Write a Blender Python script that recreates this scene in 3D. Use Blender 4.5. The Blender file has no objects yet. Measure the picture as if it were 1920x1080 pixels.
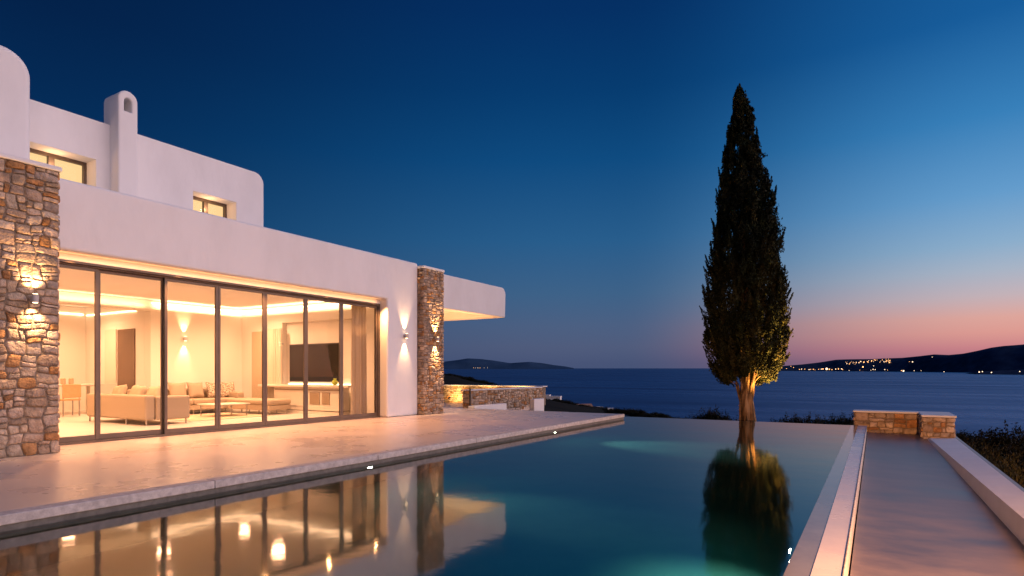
import bpy, bmesh, math, random
import numpy as np
from mathutils import Vector, Matrix, noise

S = bpy.context.scene
C = bpy.data.collections.new('villa_scene'); S.collection.children.link(C)
R = math.radians
EYE = 1.15
TH = math.atan2(680, 1128)
CT, ST = math.cos(TH), math.sin(TH)
FW = Vector((-ST, CT, 0)); RT = Vector((CT, ST, 0))

def P(u, v, s):
    """world point seen at photo pixel (u, v) at forward distance s"""
    a = (u - 960) / 1128
    return Vector((0, 0, EYE)) + s * (FW + a * RT) + Vector((0, 0, s * (700 - v) / 1128))

def Pz(u, v, z):
    return P(u, v, (EYE - z) * 1128 / (v - 700))

# ------------------------------------------------------------------ materials
def mat(name):
    m = bpy.data.materials.new(name); m.use_nodes = True
    nt = m.node_tree; nt.nodes.clear()
    out = nt.nodes.new('ShaderNodeOutputMaterial')
    return m, nt, out

def N(nt, t, **kw):
    n = nt.nodes.new(t)
    for k, v in kw.items():
        if k.startswith('i_'):
            n.inputs[k[2:].replace('_', ' ')].default_value = v
        else:
            setattr(n, k, v)
    return n

def coords(nt, scale=(1, 1, 1)):
    tc = N(nt, 'ShaderNodeTexCoord'); mp = N(nt, 'ShaderNodeMapping')
    mp.inputs['Scale'].default_value = scale
    nt.links.new(tc.outputs['Object'], mp.inputs['Vector'])
    return mp.outputs['Vector']

def surface(name, c1, c2=None, rough=.6, scale=3, spec=.5, bump=0, bscale=20, rvar=0, metal=0, stretch=(1, 1, 1), attr=None, detail=5, lo=.35, hi=.65, bdist=.02):
    m, nt, out = mat(name)
    b = N(nt, 'ShaderNodeBsdfPrincipled'); nt.links.new(b.outputs[0], out.inputs[0])
    b.inputs['Roughness'].default_value = rough
    b.inputs['Metallic'].default_value = metal
    b.inputs['Specular IOR Level'].default_value = spec
    v = coords(nt, stretch)
    n = N(nt, 'ShaderNodeTexNoise', i_Scale=scale, i_Detail=detail, i_Roughness=.6)
    nt.links.new(v, n.inputs['Vector'])
    cr = N(nt, 'ShaderNodeValToRGB')
    cr.color_ramp.elements[0].position = lo; cr.color_ramp.elements[1].position = hi
    cr.color_ramp.elements[0].color = (*c1, 1); cr.color_ramp.elements[1].color = (*(c2 or c1), 1)
    nt.links.new(n.outputs['Fac'], cr.inputs['Fac'])
    col = cr.outputs['Color']
    if attr:
        a = N(nt, 'ShaderNodeVertexColor', layer_name=attr)
        mx = N(nt, 'ShaderNodeMix', data_type='RGBA', blend_type='MULTIPLY')
        mx.inputs['Factor'].default_value = 1
        nt.links.new(a.outputs['Color'], mx.inputs[6]); nt.links.new(col, mx.inputs[7])
        col = mx.outputs[2]
    nt.links.new(col, b.inputs['Base Color'])
    if rvar:
        mr = N(nt, 'ShaderNodeMapRange')
        mr.inputs[1].default_value = .3; mr.inputs[2].default_value = .7
        mr.inputs[3].default_value = max(.02, rough - rvar); mr.inputs[4].default_value = rough + rvar
        nt.links.new(n.outputs['Fac'], mr.inputs[0]); nt.links.new(mr.outputs[0], b.inputs['Roughness'])
    if bump:
        n2 = N(nt, 'ShaderNodeTexNoise', i_Scale=bscale, i_Detail=6)
        nt.links.new(v, n2.inputs['Vector'])
        bp = N(nt, 'ShaderNodeBump', i_Strength=bump, i_Distance=bdist)
        nt.links.new(n2.outputs['Fac'], bp.inputs['Height']); nt.links.new(bp.outputs[0], b.inputs['Normal'])
    return m

def emit(name, col, st, back=None):
    m, nt, out = mat(name)
    e = N(nt, 'ShaderNodeEmission'); e.inputs[0].default_value = (*col, 1); e.inputs[1].default_value = st
    nt.links.new(e.outputs[0], out.inputs[0])
    if name != 'cove_strip': m.cycles.emission_sampling = 'NONE'
    return m

def glass_pane(name):
    m, nt, out = mat(name)
    fr = N(nt, 'ShaderNodeFresnel'); fr.inputs[0].default_value = 1.16
    t = N(nt, 'ShaderNodeBsdfTransparent'); g = N(nt, 'ShaderNodeBsdfGlossy'); g.inputs['Roughness'].default_value = .01
    t.inputs[0].default_value = (.97, .97, .96, 1)
    mx = N(nt, 'ShaderNodeMixShader')
    nt.links.new(fr.outputs[0], mx.inputs[0]); nt.links.new(t.outputs[0], mx.inputs[1]); nt.links.new(g.outputs[0], mx.inputs[2])
    nt.links.new(mx.outputs[0], out.inputs[0])
    return m

M = {}
M['plaster'] = surface('white_plaster', (.75, .74, .72), (.82, .81, .79), rough=.85, scale=1.4, spec=.2, bump=.3, bscale=7, detail=9, stretch=(1, 1, .45), lo=.3, hi=.6)
M['plaster_in'] = surface('interior_plaster', (.74, .69, .60), (.78, .73, .64), rough=.8, scale=1, spec=.2)
M['ceiling'] = surface('white_ceiling_paint', (.86, .83, .78), (.88, .85, .80), rough=.9, scale=1, spec=.1)
M['stone'] = surface('rubble_stone', (.62, .60, .58), (1.15, 1.1, 1.05), rough=.85, scale=9, spec=.25, bump=1.0, bscale=26, attr='Col', detail=8, bdist=.035)
M['joint'] = surface('stone_joint', (.18, .14, .10), (.30, .24, .18), rough=.95, scale=30, spec=.1, bump=.6, bscale=60)
M['cap'] = surface('white_capping', (.70, .68, .66), (.78, .76, .74), rough=.7, scale=4, spec=.3, bump=.2, bscale=30)
M['terrace'] = surface('polished_microcement', (.54, .44, .37), (.64, .54, .46), rough=.30, scale=.8, spec=.5, rvar=.08, detail=4, stretch=(1, 1.0, 1), lo=.15, hi=.85)
M['coping'] = surface('concrete_coping', (.44, .40, .37), (.66, .61, .56), rough=.7, scale=14, spec=.3, bump=.5, bscale=60, detail=9, bdist=.006)
M['walk'] = surface('trowelled_walkway', (.075, .058, .055), (.27, .22, .205), rough=.34, scale=1.3, spec=.5, rvar=.06, detail=8, stretch=(.9, 1.5, 1), lo=.30, hi=.70)
M['ledge'] = surface('wet_plaster_ledge', (.17, .17, .18), (.22, .22, .22), rough=.12, scale=3, spec=.6)
M['ledge_white'] = surface('pale_ledge_top', (.66, .62, .62), (.76, .72, .71), rough=.28, scale=2, spec=.5, rvar=.08)
M['pool'] = surface('teal_pool_plaster', (.03, .15, .165), (.05, .20, .20), rough=.6, scale=.8, spec=.2, detail=6)
M['band'] = surface('grey_waterline_band', (.10, .10, .09), (.17, .165, .15), rough=.5, scale=12)
M['pool_edge'] = surface('pale_pool_edge', (.34, .33, .34), (.40, .39, .40), rough=.5, scale=3)
M['alu'] = surface('bronze_aluminium', (.11, .085, .068), (.13, .10, .08), rough=.42, scale=5, spec=.5, metal=.35)
M['blind'] = None
M['floor_in'] = surface('interior_floor', (.60, .54, .46), (.66, .60, .52), rough=.3, scale=1.5, spec=.5)
M['sofa'] = surface('cream_upholstery', (.36, .28, .19), (.40, .32, .23), rough=.9, scale=60, spec=.15, bump=.2, bscale=250, bdist=.003)
M['cushion'] = surface('sand_cushion', (.44, .34, .22), (.50, .40, .27), rough=.9, scale=40, spec=.1, bump=.2, bscale=200, bdist=.003)
M['pattern'] = surface('patterned_cushion', (.16, .11, .07), (.60, .50, .38), rough=.9, scale=28, spec=.1, lo=.45, hi=.52)
M['furn'] = surface('pale_lacquer', (.62, .55, .44), (.66, .59, .48), rough=.45, scale=3)
M['furn_dark'] = surface('grey_brown_cabinet_door', (.22, .16, .10), (.26, .19, .12), rough=.5, scale=20, stretch=(1, 1, 12))
M['orange'] = surface('tan_leather', (.55, .30, .13), (.60, .34, .16), rough=.6, scale=10)
M['screen'] = surface('television_screen', (.012, .010, .008), (.02, .016, .012), rough=.25, scale=2, spec=.12)
M['mirror'] = surface('smoked_glass_door', (.10, .065, .04), (.14, .09, .055), rough=.2, scale=1.5, spec=.2)
M['legs'] = surface('brushed_steel', (.35, .32, .28), (.4, .37, .33), rough=.3, metal=1)
M['curtain'] = surface('linen_curtain', (.42, .34, .25), (.50, .41, .31), rough=.95, scale=20, spec=.05, stretch=(1, 1, .05))
def cloth(name, c, tr):
    m, nt, out = mat(name)
    v = coords(nt, (14, 14, .3)); n = N(nt, 'ShaderNodeTexNoise', i_Scale=3, i_Detail=3); nt.links.new(v, n.inputs[0])
    cr = N(nt, 'ShaderNodeValToRGB'); cr.color_ramp.elements[0].color = (*[x * .88 for x in c], 1); cr.color_ramp.elements[1].color = (*c, 1); nt.links.new(n.outputs[0], cr.inputs[0])
    d = N(nt, 'ShaderNodeBsdfDiffuse'); t = N(nt, 'ShaderNodeBsdfTranslucent'); mx = N(nt, 'ShaderNodeMixShader'); mx.inputs[0].default_value = tr
    for x in (d, t): nt.links.new(cr.outputs[0], x.inputs[0])
    nt.links.new(d.outputs[0], mx.inputs[1]); nt.links.new(t.outputs[0], mx.inputs[2]); nt.links.new(mx.outputs[0], out.inputs[0])
    return m
M['curtain'] = cloth('linen_curtain', (.72, .62, .50), .55)
M['sheer'] = surface('sheer_curtain', (.60, .52, .40), (.66, .58, .46), rough=.95, scale=20, spec=.05, stretch=(1, 1, .05))
M['vase'] = surface('green_glass_vase', (.30, .36, .02), (.36, .42, .03), rough=.1, spec=.8)
M['metal_lamp'] = surface('lamp_housing', (.45, .42, .39), (.5, .47, .44), rough=.45, spec=.5)
M['black'] = surface('dark_metal', (.02, .018, .016), (.03, .026, .022), rough=.5)
M['bark'] = surface('cypress_bark', (.045, .028, .016), (.34, .22, .12), rough=.95, scale=11, spec=.1, bump=1, bscale=14, stretch=(1, 1, .14), detail=8, bdist=.12, lo=.40, hi=.62)
M['leaf'] = surface('cypress_foliage', (.5, .5, .5), (1.1, 1.1, 1.1), rough=.8, scale=2.5, spec=.15, attr='Col')
M['shrub'] = surface('shrub_foliage', (.5, .5, .5), (1.1, 1.1, 1.1), rough=.8, scale=1.5, spec=.15, attr='Col')
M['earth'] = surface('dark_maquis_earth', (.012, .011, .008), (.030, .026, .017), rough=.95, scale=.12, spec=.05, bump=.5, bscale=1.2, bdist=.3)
M['far_land'] = surface('haze_tinted_headland', (.03, .042, .07), (.065, .08, .12), rough=1, scale=.012, spec=.0, detail=10)  # blue of the distant air is mixed into the land colour
M['island'] = surface('haze_tinted_island', (.035, .075, .13), (.05, .10, .17), rough=1, scale=.0015, spec=0)  # haze in front of the island is put into its base colour
M['roof_red'] = surface('terracotta_roof', (.30, .16, .10), (.36, .20, .13), rough=.9, scale=4, stretch=(6, 6, 1))
M['house_white'] = surface('whitewash', (.72, .70, .68), (.80, .78, .76), rough=.9, scale=1)
M['glass'] = glass_pane('door_glass')
M['win_dark'] = surface('dark_window', (.02, .02, .025), (.03, .03, .035), rough=.2)

WARM = (1.0, .60, .27)
M['lamp_lens'] = emit('lamp_lens', (1, .66, .34), 12)
M['strip'] = emit('cove_strip', (1, .60, .34), 12)
M['pool_lens'] = emit('pool_lamp_lens', (1, .93, .72), 40)

def blind():
    m, nt, out = mat('lit_roller_blind')
    tc = N(nt, 'ShaderNodeTexCoord'); w = N(nt, 'ShaderNodeTexWave', wave_type='BANDS', bands_direction='Z', i_Scale=16, i_Distortion=.3)
    nt.links.new(tc.outputs['Object'], w.inputs['Vector'])
    cr = N(nt, 'ShaderNodeValToRGB'); cr.color_ramp.elements[0].color = (1, .60, .26, 1); cr.color_ramp.elements[1].color = (1, .67, .33, 1)
    nt.links.new(w.outputs['Fac'], cr.inputs[0])
    e = N(nt, 'ShaderNodeEmission'); e.inputs[1].default_value = 1.15
    nt.links.new(cr.outputs[0], e.inputs[0]); nt.links.new(e.outputs[0], out.inputs[0])
    return m
M['blind'] = blind()
M['blind'].cycles.emission_sampling = 'FRONT_BACK'

def water_mat():
    m, nt, out = mat('pool_water')
    tc = N(nt, 'ShaderNodeTexCoord')
    mp = N(nt, 'ShaderNodeMapping'); mp.inputs['Scale'].default_value = (1, 1, 1)
    nt.links.new(tc.outputs['Object'], mp.inputs[0])
    n1 = N(nt, 'ShaderNodeTexNoise', i_Scale=1.3, i_Detail=2); nt.links.new(mp.outputs[0], n1.inputs[0])
    n2 = N(nt, 'ShaderNodeTexNoise', i_Scale=9, i_Detail=2); nt.links.new(mp.outputs[0], n2.inputs[0])
    b1 = N(nt, 'ShaderNodeBump', i_Strength=.03, i_Distance=.09); nt.links.new(n1.outputs[0], b1.inputs['Height'])
    b2 = N(nt, 'ShaderNodeBump', i_Strength=.02, i_Distance=.02); nt.links.new(n2.outputs[0], b2.inputs['Height']); nt.links.new(b1.outputs[0], b2.inputs['Normal'])
    g = N(nt, 'ShaderNodeBsdfRefraction'); g.inputs['Roughness'].default_value = .03; g.inputs['IOR'].default_value = 1.33
    g.inputs[0].default_value = (.80, .96, .98, 1)
    s = N(nt, 'ShaderNodeBsdfGlossy'); s.inputs['Roughness'].default_value = .06
    fr = N(nt, 'ShaderNodeFresnel'); fr.inputs[0].default_value = 3.0
    mx = N(nt, 'ShaderNodeMixShader')
    for x in (g, s, fr): nt.links.new(b2.outputs[0], x.inputs['Normal'])
    nt.links.new(fr.outputs[0], mx.inputs[0]); nt.links.new(g.outputs[0], mx.inputs[1]); nt.links.new(s.outputs[0], mx.inputs[2])
    nt.links.new(mx.outputs[0], out.inputs[0])
    return m
M['water'] = water_mat()

def sea_mat():
    m, nt, out = mat('sea_water')
    tc = N(nt, 'ShaderNodeTexCoord')
    mp = N(nt, 'ShaderNodeMapping'); mp.inputs['Rotation'].default_value = (0, 0, -TH); mp.inputs['Scale'].default_value = (.35, 1, 1)
    nt.links.new(tc.outputs['Object'], mp.inputs[0])
    n1 = N(nt, 'ShaderNodeTexNoise', i_Scale=.22, i_Detail=6); nt.links.new(mp.outputs[0], n1.inputs[0])
    mp2 = N(nt, 'ShaderNodeMapping'); mp2.inputs['Rotation'].default_value = (0, 0, -TH); mp2.inputs['Scale'].default_value = (.15, 1, 1)
    nt.links.new(tc.outputs['Object'], mp2.inputs[0])
    n2 = N(nt, 'ShaderNodeTexNoise', i_Scale=.012, i_Detail=7); nt.links.new(mp2.outputs[0], n2.inputs[0])
    mr = N(nt, 'ShaderNodeMapRange'); mr.inputs[1].default_value = .3; mr.inputs[2].default_value = .7; mr.inputs[3].default_value = .24; mr.inputs[4].default_value = .34
    nt.links.new(n2.outputs[0], mr.inputs[0])
    d = N(nt, 'ShaderNodeBsdfDiffuse'); d.inputs[0].default_value = (.0003, .003, .012, 1)
    g = N(nt, 'ShaderNodeBsdfGlossy'); g.inputs[0].default_value = (.50, .66, .95, 1)
    nt.links.new(mr.outputs[0], g.inputs['Roughness'])
    mr2 = N(nt, 'ShaderNodeMapRange'); mr2.inputs[1].default_value = .3; mr2.inputs[2].default_value = .7; mr2.inputs[3].default_value = .50; mr2.inputs[4].default_value = .33
    nt.links.new(n2.outputs[0], mr2.inputs[0])
    bp = N(nt, 'ShaderNodeBump', i_Strength=1, i_Distance=2.6); nt.links.new(n1.outputs[0], bp.inputs['Height']); nt.links.new(bp.outputs[0], g.inputs['Normal'])
    mx = N(nt, 'ShaderNodeMixShader'); nt.links.new(mr2.outputs[0], mx.inputs[0]); nt.links.new(d.outputs[0], mx.inputs[1]); nt.links.new(g.outputs[0], mx.inputs[2])
    nt.links.new(mx.outputs[0], out.inputs[0])
    return m
M['sea'] = sea_mat()

# ------------------------------------------------------------------ object helpers
def tag(o, label=None, cat=None, group=None, kind=None):
    if label: o['label'] = label
    if cat: o['category'] = cat
    if group: o['group'] = group
    if kind: o['kind'] = kind
    return o

def empty(name, loc=(0, 0, 0), label=None, cat=None, group=None):
    o = bpy.data.objects.new(name, None); C.objects.link(o); o.location = loc; o.empty_display_size = .1
    return tag(o, label, cat, group)

def link(name, me, m=None, parent=None, local=False):
    if m: me.materials.append(m)
    o = bpy.data.objects.new(name, me); C.objects.link(o)
    if parent is not None:
        o.parent = parent
        if not local:      # mesh written in world coordinates
            w = Vector((0, 0, 0)); p = parent
            while p is not None: w += p.location; p = p.parent
            o.location = -w
    return o

def bmobj(name, bm, m=None, parent=None, smooth=False, bevel=0, seg=3, local=False, ang=40):
    me = bpy.data.meshes.new(name); bm.normal_update(); bm.to_mesh(me); bm.free()
    o = link(name, me, m, parent, local)
    if smooth:
        for p in me.polygons: p.use_smooth = True
    if bevel:
        b = o.modifiers.new('bevel', 'BEVEL'); b.width = bevel; b.segments = seg; b.limit_method = 'ANGLE'; b.angle_limit = R(ang)
        for p in me.polygons: p.use_smooth = True
        w = o.modifiers.new('wn', 'WEIGHTED_NORMAL'); w.keep_sharp = True
    return o

def abox(bm, x0, x1, y0, y1, z0, z1):
    v = [bm.verts.new((x, y, z)) for z in (z0, z1) for x, y in ((x0, y0), (x1, y0), (x1, y1), (x0, y1))]
    for f in ((3, 2, 1, 0), (4, 5, 6, 7), (0, 1, 5, 4), (1, 2, 6, 5), (2, 3, 7, 6), (3, 0, 4, 7)):
        bm.faces.new([v[i] for i in f])

def box(name, x0, x1, y0, y1, z0, z1, m, parent=None, bevel=0, seg=3, local=False):
    bm = bmesh.new(); abox(bm, x0, x1, y0, y1, z0, z1)
    return bmobj(name, bm, m, parent, bevel=bevel, seg=seg, local=local)

def tube(bm, pts, rads, n=10):
    rings = []
    for i, p in enumerate(pts):
        p = Vector(p)
        t = (Vector(pts[min(i + 1, len(pts) - 1)]) - Vector(pts[max(i - 1, 0)])).normalized()
        a = t.orthogonal().normalized() if i == 0 else (rings_a - t * rings_a.dot(t)).normalized()
        rings_a = a; b = t.cross(a)
        rings.append([bm.verts.new(p + (a * math.cos(2 * math.pi * k / n) + b * math.sin(2 * math.pi * k / n)) * rads[i]) for k in range(n)])
    for i in range(len(rings) - 1):
        for k in range(n):
            bm.faces.new((rings[i][k], rings[i][(k + 1) % n], rings[i + 1][(k + 1) % n], rings[i + 1][k]))
    bm.faces.new(rings[0][::-1]); bm.faces.new(rings[-1])

def poly_prism(name, outer, holes, x0, x1, m, parent=None, bevel=.04, seg=4):
    """outline in (y, z) extruded along x, with holes"""
    bm = bmesh.new()
    edges = []
    for loop in [outer] + holes:
        vs = [bm.verts.new((x1, y, z)) for y, z in loop]
        for i in range(len(vs)): edges.append(bm.edges.new((vs[i], vs[(i + 1) % len(vs)])))
    bmesh.ops.triangle_fill(bm, use_beauty=True, use_dissolve=False, edges=edges)
    bmesh.ops.dissolve_limit(bm, angle_limit=.01, verts=bm.verts[:], edges=bm.edges[:]) if not holes else None
    r = bmesh.ops.extrude_face_region(bm, geom=bm.faces[:])
    bmesh.ops.translate(bm, verts=[g for g in r['geom'] if isinstance(g, bmesh.types.BMVert)], vec=(x0 - x1, 0, 0))
    bmesh.ops.recalc_face_normals(bm, faces=bm.faces[:])
    return bmobj(name, bm, m, parent, bevel=bevel, seg=seg, ang=35)

def arc(cy, cz, r, a0, a1, n=8):
    return [(cy + r * math.cos(R(a0 + (a1 - a0) * i / n)), cz + r * math.sin(R(a0 + (a1 - a0) * i / n))) for i in range(n + 1)]

# ------------------------------------------------------------------ rubble stone walls
PAL = [(.52, .40, .29), (.58, .46, .35), (.47, .38, .30), (.40, .33, .27), (.60, .49, .37), (.48, .27, .12), (.43, .23, .10), (.50, .38, .26), (.42, .32, .23), (.50, .40, .30), (.45, .34, .25)]

def cut(rect, mx, my, mn, rng, out):
    x0, x1, y0, y1 = rect; w, h = x1 - x0, y1 - y0
    lw, lh = mx * rng.uniform(.55, 1.25), my * rng.uniform(.5, 1.3)
    if w > lw and (w / mx >= h / my or h <= lh) and w > 2 * mn:
        c = x0 + w * rng.uniform(.32, .68); cut((x0, c, y0, y1), mx, my, mn, rng, out); cut((c, x1, y0, y1), mx, my, mn, rng, out)
    elif h > lh and h > 2 * mn:
        c = y0 + h * rng.uniform(.3, .7); cut((x0, x1, y0, c), mx, my, mn, rng, out); cut((x0, x1, c, y1), mx, my, mn, rng, out)
    else: out.append(rect)

def stone_face(V, F, CO, L, z0, z1, mp, mx, my, gap, rise, seed, pal=PAL, n=8):
    rng = random.Random(seed); cells = []
    cut((0, L, z0, z1), mx, my, min(mx, my) * .26, rng, cells)
    am = min(mx, my) * .15; fq = .8 / min(mx, my)
    def warp(x, y):
        e = min(1, max(0, min(x, L - x) / (mx * .35))) if L > 0 else 1
        dx = noise.noise(Vector((x * fq, y * fq * 1.3, seed))) * am * 1.5 * e
        ey = min(1, max(0, min(y - z0, z1 - y) / (my * .5)))
        dy = (noise.noise(Vector((x * fq, y * fq, seed + 50))) + .4 * noise.noise(Vector((x * fq * 2.5, y * fq * 2.5, seed + 90)))) * am * 1.2 * ey
        return x + dx, y + dy
    for (a0, a1, b0, b1) in cells:
        w, h = a1 - a0, b1 - b0
        g = gap * rng.uniform(.5, 1.2)
        hh = rise * rng.uniform(.55, 1.3); tx, ty = rng.uniform(-.5, .5), rng.uniform(-.5, .5)
        sd = rng.uniform(0, 100); rc = rng.uniform(.05, .16); pw = rng.uniform(5, 9)
        c = rng.choice(pal); k = rng.uniform(.75, 1.2); c = (c[0] * k, c[1] * k, c[2] * k, 1)
        base = len(V); grid = [-1, -.93, -.78] + [-.5 + i / (n - 5) for i in range(n - 4)] + [.78, .93, 1]
        m = len(grid)
        for vv in grid:
            for uu in grid:
                ru = uu * (1 - rc * abs(vv) ** 3); rv = vv * (1 - rc * abs(uu) ** 3)
                x = (a0 + a1) / 2 + ru * (w / 2 - g); y = (b0 + b1) / 2 + rv * (h / 2 - g)
                x, y = warp(x, y)
                rim = max(abs(uu), abs(vv)); f = 1 - rim ** pw
                nz = noise.noise(Vector((x * 11 + sd, y * 11, sd))) + .55 * noise.noise(Vector((x * 28 + sd, y * 28, sd)))
                d = f ** .6 * hh * (1 + .35 * (tx * uu + ty * vv)) + (rim < .99) * nz * rise * .34
                if rim > .99: d = -gap * 1.4
                V.append(mp(x, y, d)); CO.append(c)
        for j in range(m - 1):
            for i in range(m - 1):
                q = base + j * m + i; F.append((q, q + 1, q + m + 1, q + m))

def mesh_obj(name, V, F, CO, m, parent=None, smooth=True, local=False):
    me = bpy.data.meshes.new(name); me.from_pydata(V, [], F); me.update()
    if CO is not None:
        ca = me.color_attributes.new('Col', 'FLOAT_COLOR', 'POINT')
        ca.data.foreach_set('color', np.array(CO, dtype=np.float32).ravel())
    o = link(name, me, m, parent, local)
    if smooth: me.polygons.foreach_set('use_smooth', [True] * len(me.polygons))
    return o

def stone_block(name, x0, x1, y0, y1, z0, z1, parent, faces, mx, my, gap, rise, seed, joint='mortar', pal=PAL, n=6):
    """a masonry block: dark joint core with stones on the faces asked for ('+x', '-y', ...)"""
    V, F, CO = [], [], []
    i = rise * .35
    for k, f in enumerate(faces):
        if f == '+x': mp = lambda a, z, d: (x1 - i + d, y0 + a, z); L = y1 - y0
        if f == '-x': mp = lambda a, z, d: (x0 + i - d, y1 - a, z); L = y1 - y0
        if f == '-y': mp = lambda a, z, d: (x0 + a, y0 + i - d, z); L = x1 - x0
        if f == '+y': mp = lambda a, z, d: (x1 - a, y1 - i + d, z); L = x1 - x0
        stone_face(V, F, CO, L, z0, z1, mp, mx, my, gap, rise, seed + k * 7, pal, n)
    o = mesh_obj(name, V, F, CO, M['stone'], parent)
    i += .004
    core = box(joint, x0 + i, x1 - i, y0 + i, y1 - i, z0, z1 - .002, M['joint'])
    core.parent = o
    return o

def fix(o):  # child of a part that already carries an offset
    return o

# ------------------------------------------------------------------ lights
def spot(name, loc, to, energy, col=WARM, size=60, blend=.5, r=.02, parent=None):
    l = bpy.data.lights.new(name, 'SPOT'); l.energy = energy; l.color = col; l.spot_size = R(size); l.spot_blend = blend; l.shadow_soft_size = r
    o = bpy.data.objects.new(name, l); C.objects.link(o)
    d = Vector(to) - Vector(loc)
    o.rotation_euler = d.to_track_quat('-Z', 'Y').to_euler(); o.location = loc
    if parent is not None: o.parent = parent; o.location = Vector(loc) - parent.location
    return o

def point(name, loc, energy, col=WARM, r=.05, parent=None):
    l = bpy.data.lights.new(name, 'POINT'); l.energy = energy; l.color = col; l.shadow_soft_size = r
    o = bpy.data.objects.new(name, l); C.objects.link(o); o.location = loc
    if parent is not None: o.parent = parent; o.location = Vector(loc) - parent.location
    return o

def area(name, loc, rot, sx, sy, energy, col=WARM, parent=None):
    l = bpy.data.lights.new(name, 'AREA'); l.energy = energy; l.color = col; l.shape = 'RECTANGLE'; l.size = sx; l.size_y = sy
    o = bpy.data.objects.new(name, l); C.objects.link(o); o.location = loc; o.rotation_euler = rot
    if parent is not None: o.parent = parent; o.location = Vector(loc) - parent.location
    return o

# ------------------------------------------------------------------ SETTING: terrace, pool, walkway
W = -.14   # water level
tag(box('terrace', -14.5, -6.22, -6, 16.2, -.5, 0, M['terrace'], bevel=.004), kind='structure')
bm = bmesh.new(); yy = -6.0
while yy < 16.2:
    y2 = min(16.2, yy + 2.47); abox(bm, -6.218, -6.05, yy, y2 - .005, -.085, .001); yy = y2
tag(bmobj('pool_coping', bm, M['coping'], bevel=.010), kind='structure')
tag(box('patio', -12.84, -11.7, 16.205, 19.0, -1.3, -.3, M['terrace']), kind='structure')
tag(box('patio', -26, -12.85, 16.205, 24, -.8, -.3, M['terrace']), kind='structure')

# pool basin: walls and floor facing inward
bm = bmesh.new()
abox(bm, -6.5, -6.10, -4, 16.2, -1.7, -.09)      # wall under the coping
abox(bm, -9.0, -8.7, 16.2, 17.3, -1.7, -.15)
abox(bm, -8.7, -6.5, 16.0, 16.199, -1.7, -.51)
abox(bm, -6.095, -.5, -4, 17.0, -1.72, -1.5)      # floor
abox(bm, -6.3, -.5, -4.3, -4, -1.7, -.1)
tag(bmobj('pool_basin', bm, M['pool']), kind='structure')
tag(box('pool_waterline', -6.098, -6.075, -4, 16.2, -.24, -.088, M['band']), kind='structure')
tag(box('pool_weir', -8.7, -.5, 17.0, 17.16, -2.6, -.148, M['pool_edge'], bevel=.006), kind='structure')
bm = bmesh.new()
abox(bm, -.4999, -.352, -4, 17.16, -2.2, -.139)
tag(bmobj('pool_wall', bm, M['ledge']), kind='structure')
tag(box('pool_ledge', -.350, -.18, -4, 17.16, -2.2, -.135, M['ledge_white']), kind='structure')
tag(box('ledge_lip', -.178, -.163, -4, 17.16, -1, -.128, M['coping'], bevel=.006), kind='structure')
bm = bmesh.new()
xs = (-8.7, -.18); 
v = [bm.verts.new(p) for p in ((-6.10, -4, W), (-.501, -4, W), (-.501, 17.158, W), (-8.7, 17.158, W), (-8.7, 16.204, W), (-6.10, 16.204, W))]
bm.faces.new(v)
tag(bmobj('pool_water', bm, M['water']), kind='structure')

ZW = -.29
tag(box('walkway', -.15, 1.6, -6, 17.1, -.6, ZW, M['walk']), kind='structure')

# right parapet: tapered low wall
def strip_wall():
    near_o, far_o = Pz(1920, 923, -.08), Pz(1792, 822, -.25)
    near_i, far_i = Pz(1920, 973, -.08), Pz(1743, 822, -.27)
    nf, ff = Pz(1920, 1023, ZW), Pz(1737, 822, ZW)
    def ext(a, b, y): t = (y - a.y) / (b.y - a.y); return a + (b - a) * t
    bm = bmesh.new(); rings = []
    for y in (-1.0, 3, 6, 9, 12, 14, 16.05):
        o, i, f = ext(near_o, far_o, y), ext(near_i, far_i, y), ext(nf, ff, y)
        ob = Vector((o.x, y, -1.6)); ib = Vector((f.x, y, -1.6))
        rings.append([bm.verts.new(p) for p in (ib, Vector((f.x, y, ZW)), Vector((i.x, y, i.z)), Vector((o.x, y, o.z)), ob)])
    for a, b in zip(rings, rings[1:]):
        for k in range(4): bm.faces.new((a[k], a[k + 1], b[k + 1], b[k]))
    bm.faces.new(rings[0][::-1]); bm.faces.new(rings[-1])
    bmesh.ops.recalc_face_normals(bm, faces=bm.faces[:])
    return bmobj('parapet_wall', bm, M['plaster'], bevel=.015)
tag(strip_wall(), 'long low white plastered wall along the right side of the grey walkway', 'wall')

# stone end wall with white capping, L shaped
e = empty('stone_wall', (.2, 17.3, -.3), 'low rubble stone wall with white capping closing the far end of the grey walkway', 'wall')
stone_block('stonework', -.43, .93, 17.17, 17.6, -.45, .185, e, ['-y', '+y', '-x'], .40, .2, .007, .035, 5, n=7)
stone_block('stonework', .90, 1.49, 16.1, 17.6, -.6, .185, e, ['-y', '-x', '+x'], .26, .2, .007, .03, 15, n=7)
bm = bmesh.new()
pts = [(-.46, 17.14), (.885, 17.14), (.885, 16.07), (1.52, 16.07), (1.52, 17.63), (-.46, 17.63)]
f = bm.faces.new([bm.verts.new((x, y, .185)) for x, y in pts])
r = bmesh.ops.extrude_face_region(bm, geom=[f]); bmesh.ops.translate(bm, verts=[g for g in r['geom'] if isinstance(g, bmesh.types.BMVert)], vec=(0, 0, .045))
bmesh.ops.recalc_face_normals(bm, faces=bm.faces[:])
bmobj('capping', bm, M['cap'], e, bevel=.012)

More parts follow.
